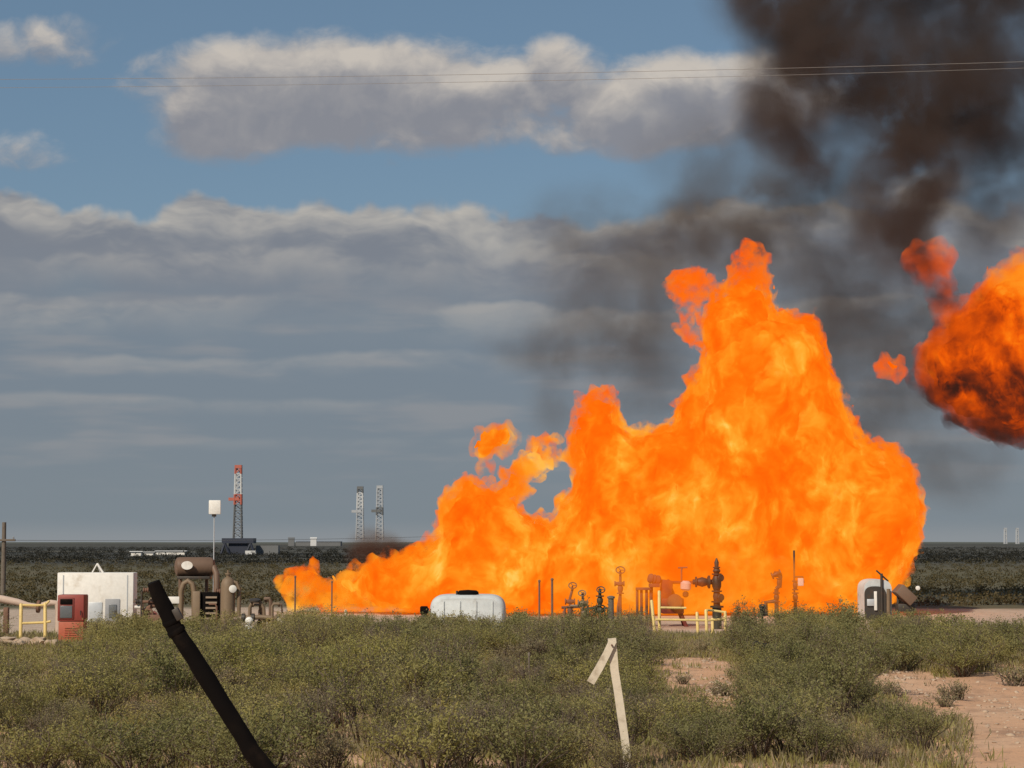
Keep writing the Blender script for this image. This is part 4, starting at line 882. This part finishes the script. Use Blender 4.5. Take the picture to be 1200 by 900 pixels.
def shrub_meshes(seed, H, W, nst, ntw, nlf, lsz, upright, bare=0.0):
    g = np.random.default_rng(seed); sm = MB(); tips = []
    for i in range(nst):
        a = 2 * PI * (i + g.uniform(-.4, .4)) / nst; rr_ = W * .5 * g.uniform(.25, 1.0); h = H * g.uniform(.62, 1.0) * (1 - .28 * (rr_ / (W * .5)) ** 2)
        p0 = np.array([math.cos(a) * .05, math.sin(a) * .05, -.06]); p3 = np.array([math.cos(a) * rr_, math.sin(a) * rr_, h])
        p1 = p0 + (p3 - p0) * .4 + np.array([0, 0, h * .12 * upright]) + g.normal(0, .03, 3); p2 = p0 + (p3 - p0) * .72 + g.normal(0, .03, 3)
        cv = [p0, p1, p2, p3]; sm.tube(cv, [.013, .010, .006, .0025], 5)
        for j in range(ntw):
            q = g.uniform(.28, 1.0); f = q * 3; ii = min(int(f), 2); b0 = cv[ii] + (cv[ii + 1] - cv[ii]) * (f - ii)
            dr = g.normal(0, 1, 3); dr[2] = abs(dr[2]) * upright + .25; dr /= np.linalg.norm(dr); ln = H * g.uniform(.16, .34)
            b1_ = b0 + dr * ln; b1_[2] = max(b1_[2], .03); tips.append((b0, b1_))
            if j % 2 == 0: sm.tube([b0, (b0 + b1_) / 2 + g.normal(0, .012, 3), b1_], [.005, .0035, .0015], 3, cap=False)
    vs, fs, tone = [], [], []
    for b0, b1_ in tips:
        if g.uniform() < bare: continue
        clump = g.uniform(-.18, .18)
        for _ in range(nlf):
            q = g.uniform(.1, 1.06); c_ = b0 + (b1_ - b0) * q + g.normal(0, .035, 3)
            if c_[2] < .01: c_[2] = g.uniform(.01, .1)
            s_ = lsz * g.uniform(.6, 1.35); n_ = g.normal(0, 1, 3); n_[2] += .6; n_ /= np.linalg.norm(n_)
            u_ = np.cross(n_, g.normal(0, 1, 3)); u_ /= np.linalg.norm(u_) + 1e-9; w_ = np.cross(n_, u_)
            o_ = len(vs); vs += [c_ - u_ * s_, c_ + w_ * s_ * .42, c_ + u_ * s_, c_ - w_ * s_ * .42]; fs.append((o_, o_ + 1, o_ + 2, o_ + 3))
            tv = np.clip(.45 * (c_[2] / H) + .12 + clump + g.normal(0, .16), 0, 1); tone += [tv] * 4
    me = bpy.data.meshes.new('foliage'); me.from_pydata([tuple(q) for q in vs], [], fs); me.update()
    at_ = me.attributes.new('tone', 'FLOAT', 'POINT'); at_.data.foreach_set('value', np.array(tone, 'f'))
    st_ = bpy.data.meshes.new('stems'); st_.from_pydata(sm.v, [], sm.f); st_.update(); st_.shade_smooth(); st_.materials.append(M_stem)
    return me, st_
KINDS_ = []
for i, (mt, H, W, nst, ntw, nlf, lsz, up, bare) in enumerate([
    (M_leaf, .95, 1.5, 17, 13, 16, .020, 1.1, .0), (M_leaf, .80, 1.6, 18, 12, 16, .020, .8, .0), (M_leaf, 1.05, 1.3, 15, 13, 15, .018, 1.5, .05),
    (M_leafd, .85, 1.7, 18, 13, 17, .021, .7, .0), (M_leafd, 1.0, 1.5, 16, 13, 17, .022, 1.0, .0), (M_leafg, .65, 1.2, 20, 11, 14, .017, 1.2, .1), (M_leafg, .75, 1.1, 22, 10, 9, .015, 1.9, .35), (M_leafg, .85, 1.3, 20, 16, 7, .014, 1.6, .80)]):
    f_, s_ = shrub_meshes(100 + i, H, W, nst, ntw, nlf, lsz, up, bare); f_.materials.append(mt); KINDS_.append((f_, s_, H, W))
SAND = [(812, 783, 42, 17), (840, 806, 20, 14), (1165, 812, 105, 24), (1192, 850, 62, 40), (1062, 796, 44, 13)]      # clearings, as seen in the picture
KEEP = [(550, 706, 40, 10), (806, 722, 44, 19), (840, 690, 12, 18), (83, 728, 18, 20), (36, 734, 34, 18), (112, 696, 40, 26), (240, 690, 40, 26), (300, 715, 16, 8), (1030, 690, 18, 14), (1062, 693, 12, 10), (690, 700, 40, 12), (35, 752, 30, 7)]
def blocked(u, v, hh, ww):
    for (cu, cv, ru, rv) in SAND:
        for q in (0.1, .5, .85):
            for s_ in (-.4, 0, .4):
                if ((u + s_ * ww - cu) / ru) ** 2 + ((v - hh * q - cv) / rv) ** 2 < 1: return True
    for (cu, cv, ru, rv) in KEEP:
        for s_ in (-.5, 0, .5):
            if any(((u + s_ * ww - cu) / ru) ** 2 + ((v - hh * q - cv) / rv) ** 2 < 1 for q in (.55, .95)): return True
    return False
spots = []
g = np.random.default_rng(42)
for _ in range(26000):
    D = math.sqrt(g.uniform(24.0 ** 2, 71 ** 2)); x = g.uniform(-.262, .262) * D
    u = 600 + x / D * F_PX; v = HORIZON + CAM_H * F_PX / D
    side = (u - 600) / 600
    pr = [.9, .9, .7, .4, .3, .35, .3, .25] if side < -.25 else ([.5, .6, .5, .7, .6, .9, .7, .5] if side < .25 else [.3, .35, .3, 1.2, 1.1, .45, .3, .35])
    kd = g.choice(8, p=np.array(pr) / sum(pr)); sc_ = g.choice([g.uniform(.5, .8), g.uniform(.8, 1.2)]) * (1.0 if D < 60 else .78)
    H, W = KINDS_[kd][2] * sc_, KINDS_[kd][3] * sc_; hh = H / K(D); ww = W * .5 / K(D)
    if D > 63 and (370 < u < 490 or u > 1080): continue
    if blocked(u, v, hh, ww): continue
    mind = .42 * W
    if any((x - q[0]) ** 2 + (D - q[1]) ** 2 < mind ** 2 for q in spots): continue
    spots.append((x, D, kd, sc_, u, v))
    if len(spots) >= 820: break
spots.sort(key=lambda q: q[1] / q[3])
UB = [110, 200, 300, 420, 500, 610, 700, 760, 870, 960, 1060]
UN = ['below the red cabinet', 'below the white cabinet', 'beside the black pole', 'below the flame tip', 'below the low flames', 'below the white tank', 'left of the white stake', 'around the white stake', 'below the yellow wellhead rail', 'below the tall thin rod', 'below the arched tank', 'near the right picture edge']
zone = lambda u, D: ('near' if D < 34 else ('mid' if D < 44 else 'back'), sum(u >= q for q in UB))
KN = ['yellow-green', 'yellow-green', 'yellow-green', 'dark green', 'dark green', 'grey-brown', 'grey-brown', 'bare twiggy']
ZN = {'near': 'in the nearest brush', 'mid': 'in the middle brush', 'back': 'in the far brush'}
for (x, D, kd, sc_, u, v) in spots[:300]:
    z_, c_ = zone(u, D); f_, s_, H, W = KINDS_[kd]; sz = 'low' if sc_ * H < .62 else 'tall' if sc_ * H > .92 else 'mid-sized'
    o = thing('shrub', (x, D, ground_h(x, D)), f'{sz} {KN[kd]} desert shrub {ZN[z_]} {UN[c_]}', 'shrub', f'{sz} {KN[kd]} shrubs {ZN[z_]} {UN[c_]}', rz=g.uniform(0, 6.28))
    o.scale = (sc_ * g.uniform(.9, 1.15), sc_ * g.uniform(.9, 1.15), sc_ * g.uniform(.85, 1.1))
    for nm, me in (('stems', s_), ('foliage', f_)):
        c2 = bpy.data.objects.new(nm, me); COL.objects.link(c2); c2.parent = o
# the rest of the brush, past the first three hundred, is one mass for each leaf colour
mass = {}
for kd, (f_, s_, H, W) in enumerate(KINDS_):
    n_ = len(f_.vertices); co = np.empty(n_ * 3, 'f'); f_.vertices.foreach_get('co', co); tn = np.empty(n_, 'f'); f_.attributes['tone'].data.foreach_get('value', tn)
    mass[kd] = (co.reshape(-1, 4, 3)[::3], tn.reshape(-1, 4)[::3])
def joined(name, label, vs, tone, mt):
    V_ = np.concatenate(vs).reshape(-1, 3); me = bpy.data.meshes.new(name); me.from_pydata(V_.tolist(), [], np.arange(len(V_)).reshape(-1, 4).tolist()); me.update()
    a_ = me.attributes.new('tone', 'FLOAT', 'POINT'); a_.data.foreach_set('value', np.concatenate(tone).ravel().astype('f')); me.materials.append(mt)
    o = bpy.data.objects.new(name, me); COL.objects.link(o); return tag(o, label, 'brush', kind='stuff')
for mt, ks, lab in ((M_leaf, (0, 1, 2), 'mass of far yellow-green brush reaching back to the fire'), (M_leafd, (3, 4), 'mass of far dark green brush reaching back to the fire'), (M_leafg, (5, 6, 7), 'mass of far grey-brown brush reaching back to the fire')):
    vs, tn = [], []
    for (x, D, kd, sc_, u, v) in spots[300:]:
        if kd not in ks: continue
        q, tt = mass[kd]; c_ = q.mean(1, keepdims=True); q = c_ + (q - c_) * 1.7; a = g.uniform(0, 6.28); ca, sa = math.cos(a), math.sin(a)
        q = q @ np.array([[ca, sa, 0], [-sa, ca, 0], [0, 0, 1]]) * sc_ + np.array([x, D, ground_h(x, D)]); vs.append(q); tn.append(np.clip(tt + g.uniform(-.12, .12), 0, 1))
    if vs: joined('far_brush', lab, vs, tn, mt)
# weeds between the shrubs
vs, tn = [], []
for _ in range(26000):
    D = math.sqrt(g.uniform(22.0 ** 2, 64 ** 2)); x = g.uniform(-.27, .27) * D; u = 600 + x / D * F_PX; v = HORIZON + CAM_H * F_PX / D
    if any(((u - cu) / (ru * 1.05)) ** 2 + ((v - 4 - cv) / (rv * 1.15)) ** 2 < 1 for (cu, cv, ru, rv) in SAND) and g.uniform() > .02: continue
    if u > 1130 and v > 790 and g.uniform() > .03: continue
    nl = 10; hh = g.uniform(.07, .24); bx = g.normal(0, .09, (nl, 2)); c_ = np.stack([bx[:, 0] + x, bx[:, 1] + D, np.full(nl, ground_h(x, D) - .015)], 1)
    tip = c_ + np.stack([g.normal(0, .3, nl) * hh, g.normal(0, .3, nl) * hh, hh * g.uniform(.5, 1.1, nl)], 1); mid = c_ * .5 + tip * .5; sd_ = np.stack([g.normal(0, 1, nl), g.normal(0, 1, nl), np.zeros(nl)], 1); sd_ = sd_ / np.linalg.norm(sd_, axis=1)[:, None] * g.uniform(.006, .016, (nl, 1))
    vs.append(np.stack([c_, mid + sd_, tip, mid - sd_], 1)); tn.append(np.repeat(np.clip(g.normal(.3, .18, nl), 0, 1), 4).reshape(-1, 4))
h_ = len(vs) // 2
joined('weeds', 'low dry grey weeds covering the ground between the shrubs', vs[:h_], tn[:h_], M_leafg); joined('weeds', 'low yellow-green weeds covering the ground between the shrubs', vs[h_:], tn[h_:], M_leaf)
f_, s_ = shrub_meshes(310, .75, .7, 26, 5, 4, .013, 2.4, .75); f_.materials.append(M_leafg)
for i, (u, D, sc_, lab) in enumerate(((512, 62, 1.0, 'tall dry grass clump before the left end of the white tank'), (536, 60, 1.1, 'tall dry grass clump before the middle of the white tank'), (566, 61, 1.15, 'tall dry grass clump before the right half of the white tank'), (590, 63, .9, 'dry grass clump off the right end of the white tank'), (470, 62, .9, 'dry grass clump left of the white tank'), (1075, 60, 1.2, 'dry twiggy clump below the tilted hatch'), (655, 62, .9, 'dry grass clump below the pair of thin posts'))):
    x = P(u, 700, D).x; o = thing('grass_clump', (x, D, ground_h(x, D)), lab, 'grass clump', 'dry grass clumps at the back of the brush', rz=i * 1.1); o.scale = (sc_,) * 3
    for nm, me in (('stems', s_), ('blades', f_)):
        c2 = bpy.data.objects.new(nm, me); COL.objects.link(c2); c2.parent = o
# low tufts on the sand
f_, s_ = shrub_meshes(300, .26, .55, 14, 7, 9, .016, 1.3, .1); f_.materials.append(M_leafg)
for i, (u, v, sc_, lab) in enumerate(((1118, 815, 1.3, 'small grey-brown tuft alone in the middle of the sand'), (1108, 822, .9, 'smallest tuft on the sand beside the lone grey one'), (1045, 812, 1.1, 'grey tuft at the left edge of the big sand patch'), (1190, 800, 1.6, 'tuft on the sand at the right picture edge'), (800, 800, .8, 'tuft low in the small sand patch'), (845, 812, 1.0, 'tuft at the lower right of the small sand patch'), (1080, 842, 1.0, 'tuft by the dark shrubs at the lower sand edge'))):
    D = CAM_H * F_PX / (v - HORIZON); x = P(u, v, D).x
    o = thing('grass_tuft', (x, D, ground_h(x, D)), lab, 'tuft', 'low tufts on the sand', rz=i * 1.3); o.scale = (sc_,) * 3
    for nm, me in (('stems', s_), ('foliage', f_)):
        c2 = bpy.data.objects.new(nm, me); COL.objects.link(c2); c2.parent = o
# brush on the plain behind: too many and too small to count
def far_brush(name, label, n, d0, d1, h, mat_, seed, span=.30, nl=26, keep=None):
    g = np.random.default_rng(seed); vs = []; tone = []
    d = d0 * (d1 / d0) ** g.uniform(0, 1, n); x = g.uniform(-span, span, n) * d
    for i in range(n):
        if keep and not keep(x[i], d[i]): continue
        hh = h * g.uniform(.5, 1.15); ww = hh * g.uniform(.8, 1.3); s_ = hh * .17
        th = g.uniform(0, 6.28, nl); rr_ = np.sqrt(g.uniform(0, 1, nl)); zz_ = g.uniform(0.05, 1, nl) * np.sqrt(np.maximum(1 - rr_ ** 2 * .8, .05))
        c_ = np.stack([np.cos(th) * rr_ * ww + x[i], np.sin(th) * rr_ * ww + d[i], zz_ * hh + ground_h(x[i], d[i])], 1)
        a_ = g.normal(0, 1, (nl, 3)); a_ /= np.linalg.norm(a_, axis=1)[:, None]; b_ = np.cross(a_, g.normal(0, 1, (nl, 3))); b_ /= np.linalg.norm(b_, axis=1)[:, None]
        vs.append(np.stack([c_ - a_ * s_, c_ + b_ * s_ * .8, c_ + a_ * s_, c_ - b_ * s_ * .8], 1).reshape(-1, 3)); tone.append(np.repeat(np.clip(zz_ * .5 + g.normal(0, .15, nl) + g.uniform(-.15, .15), 0, 1), 4))
    V_ = np.concatenate(vs); me = bpy.data.meshes.new(name); me.from_pydata(V_.tolist(), [], np.arange(len(V_)).reshape(-1, 4).tolist()); me.update()
    a_ = me.attributes.new('tone', 'FLOAT', 'POINT'); a_.data.foreach_set('value', np.concatenate(tone).astype('f')); me.materials.append(mat_)
    o = bpy.data.objects.new(name, me); COL.objects.link(o); return tag(o, label, 'brush', kind='stuff')
M_leaffar = leaf_mat('far_brush_leaf', [(0.112, 0.090, 0.038), (0.122, 0.098, 0.044)], (0.132, 0.108, 0.052))
M_leafshade = leaf_mat('cloudshade_mesquite_leaf', [(0.030, 0.029, 0.020), (0.034, 0.032, 0.022)], (0.042, 0.039, 0.028))  # leaf colour darkened to stand for cloud shadow over the far belt
far_brush('plain_brush', 'olive brush scattered over the plain just behind the fire', 6500, 92, 330, .40, M_leaffar, 5, nl=22)
far_brush('cloudshade_brush', 'belt of mesquite brush far behind the fire, coloured dark for cloud shadow', 6000, 270, 1000, .80, M_leafshade, 6, nl=18)

V, Fc = ico(1); vs, fs, off = [], [], 0; g = np.random.default_rng(12)
for _ in range(900):
    cu, cv, ru, rv = SAND[int(g.integers(len(SAND)))]; u, v = cu + g.normal(0, .5) * ru, cv + g.normal(0, .6) * rv
    if v < HORIZON + 110: continue
    D = CAM_H * F_PX / (v - HORIZON); x = P(u, v, D).x; r_ = .012 + .05 * g.uniform() ** 4
    vs.append(V * (1 + g.normal(0, .16, (len(V), 1))) * np.array([r_ * g.uniform(.8, 1.5), r_ * g.uniform(.8, 1.5), r_ * .6]) + np.array([x, D, ground_h(x, D) + r_ * .1])); fs.append(Fc + off); off += len(V)
gravel = MB().add(np.concatenate(vs).tolist(), np.concatenate(fs).tolist()).build('gravel', M_rock, None, 60); tag(gravel, 'loose stones and clods strewn over the bare sand', 'gravel', kind='stuff')
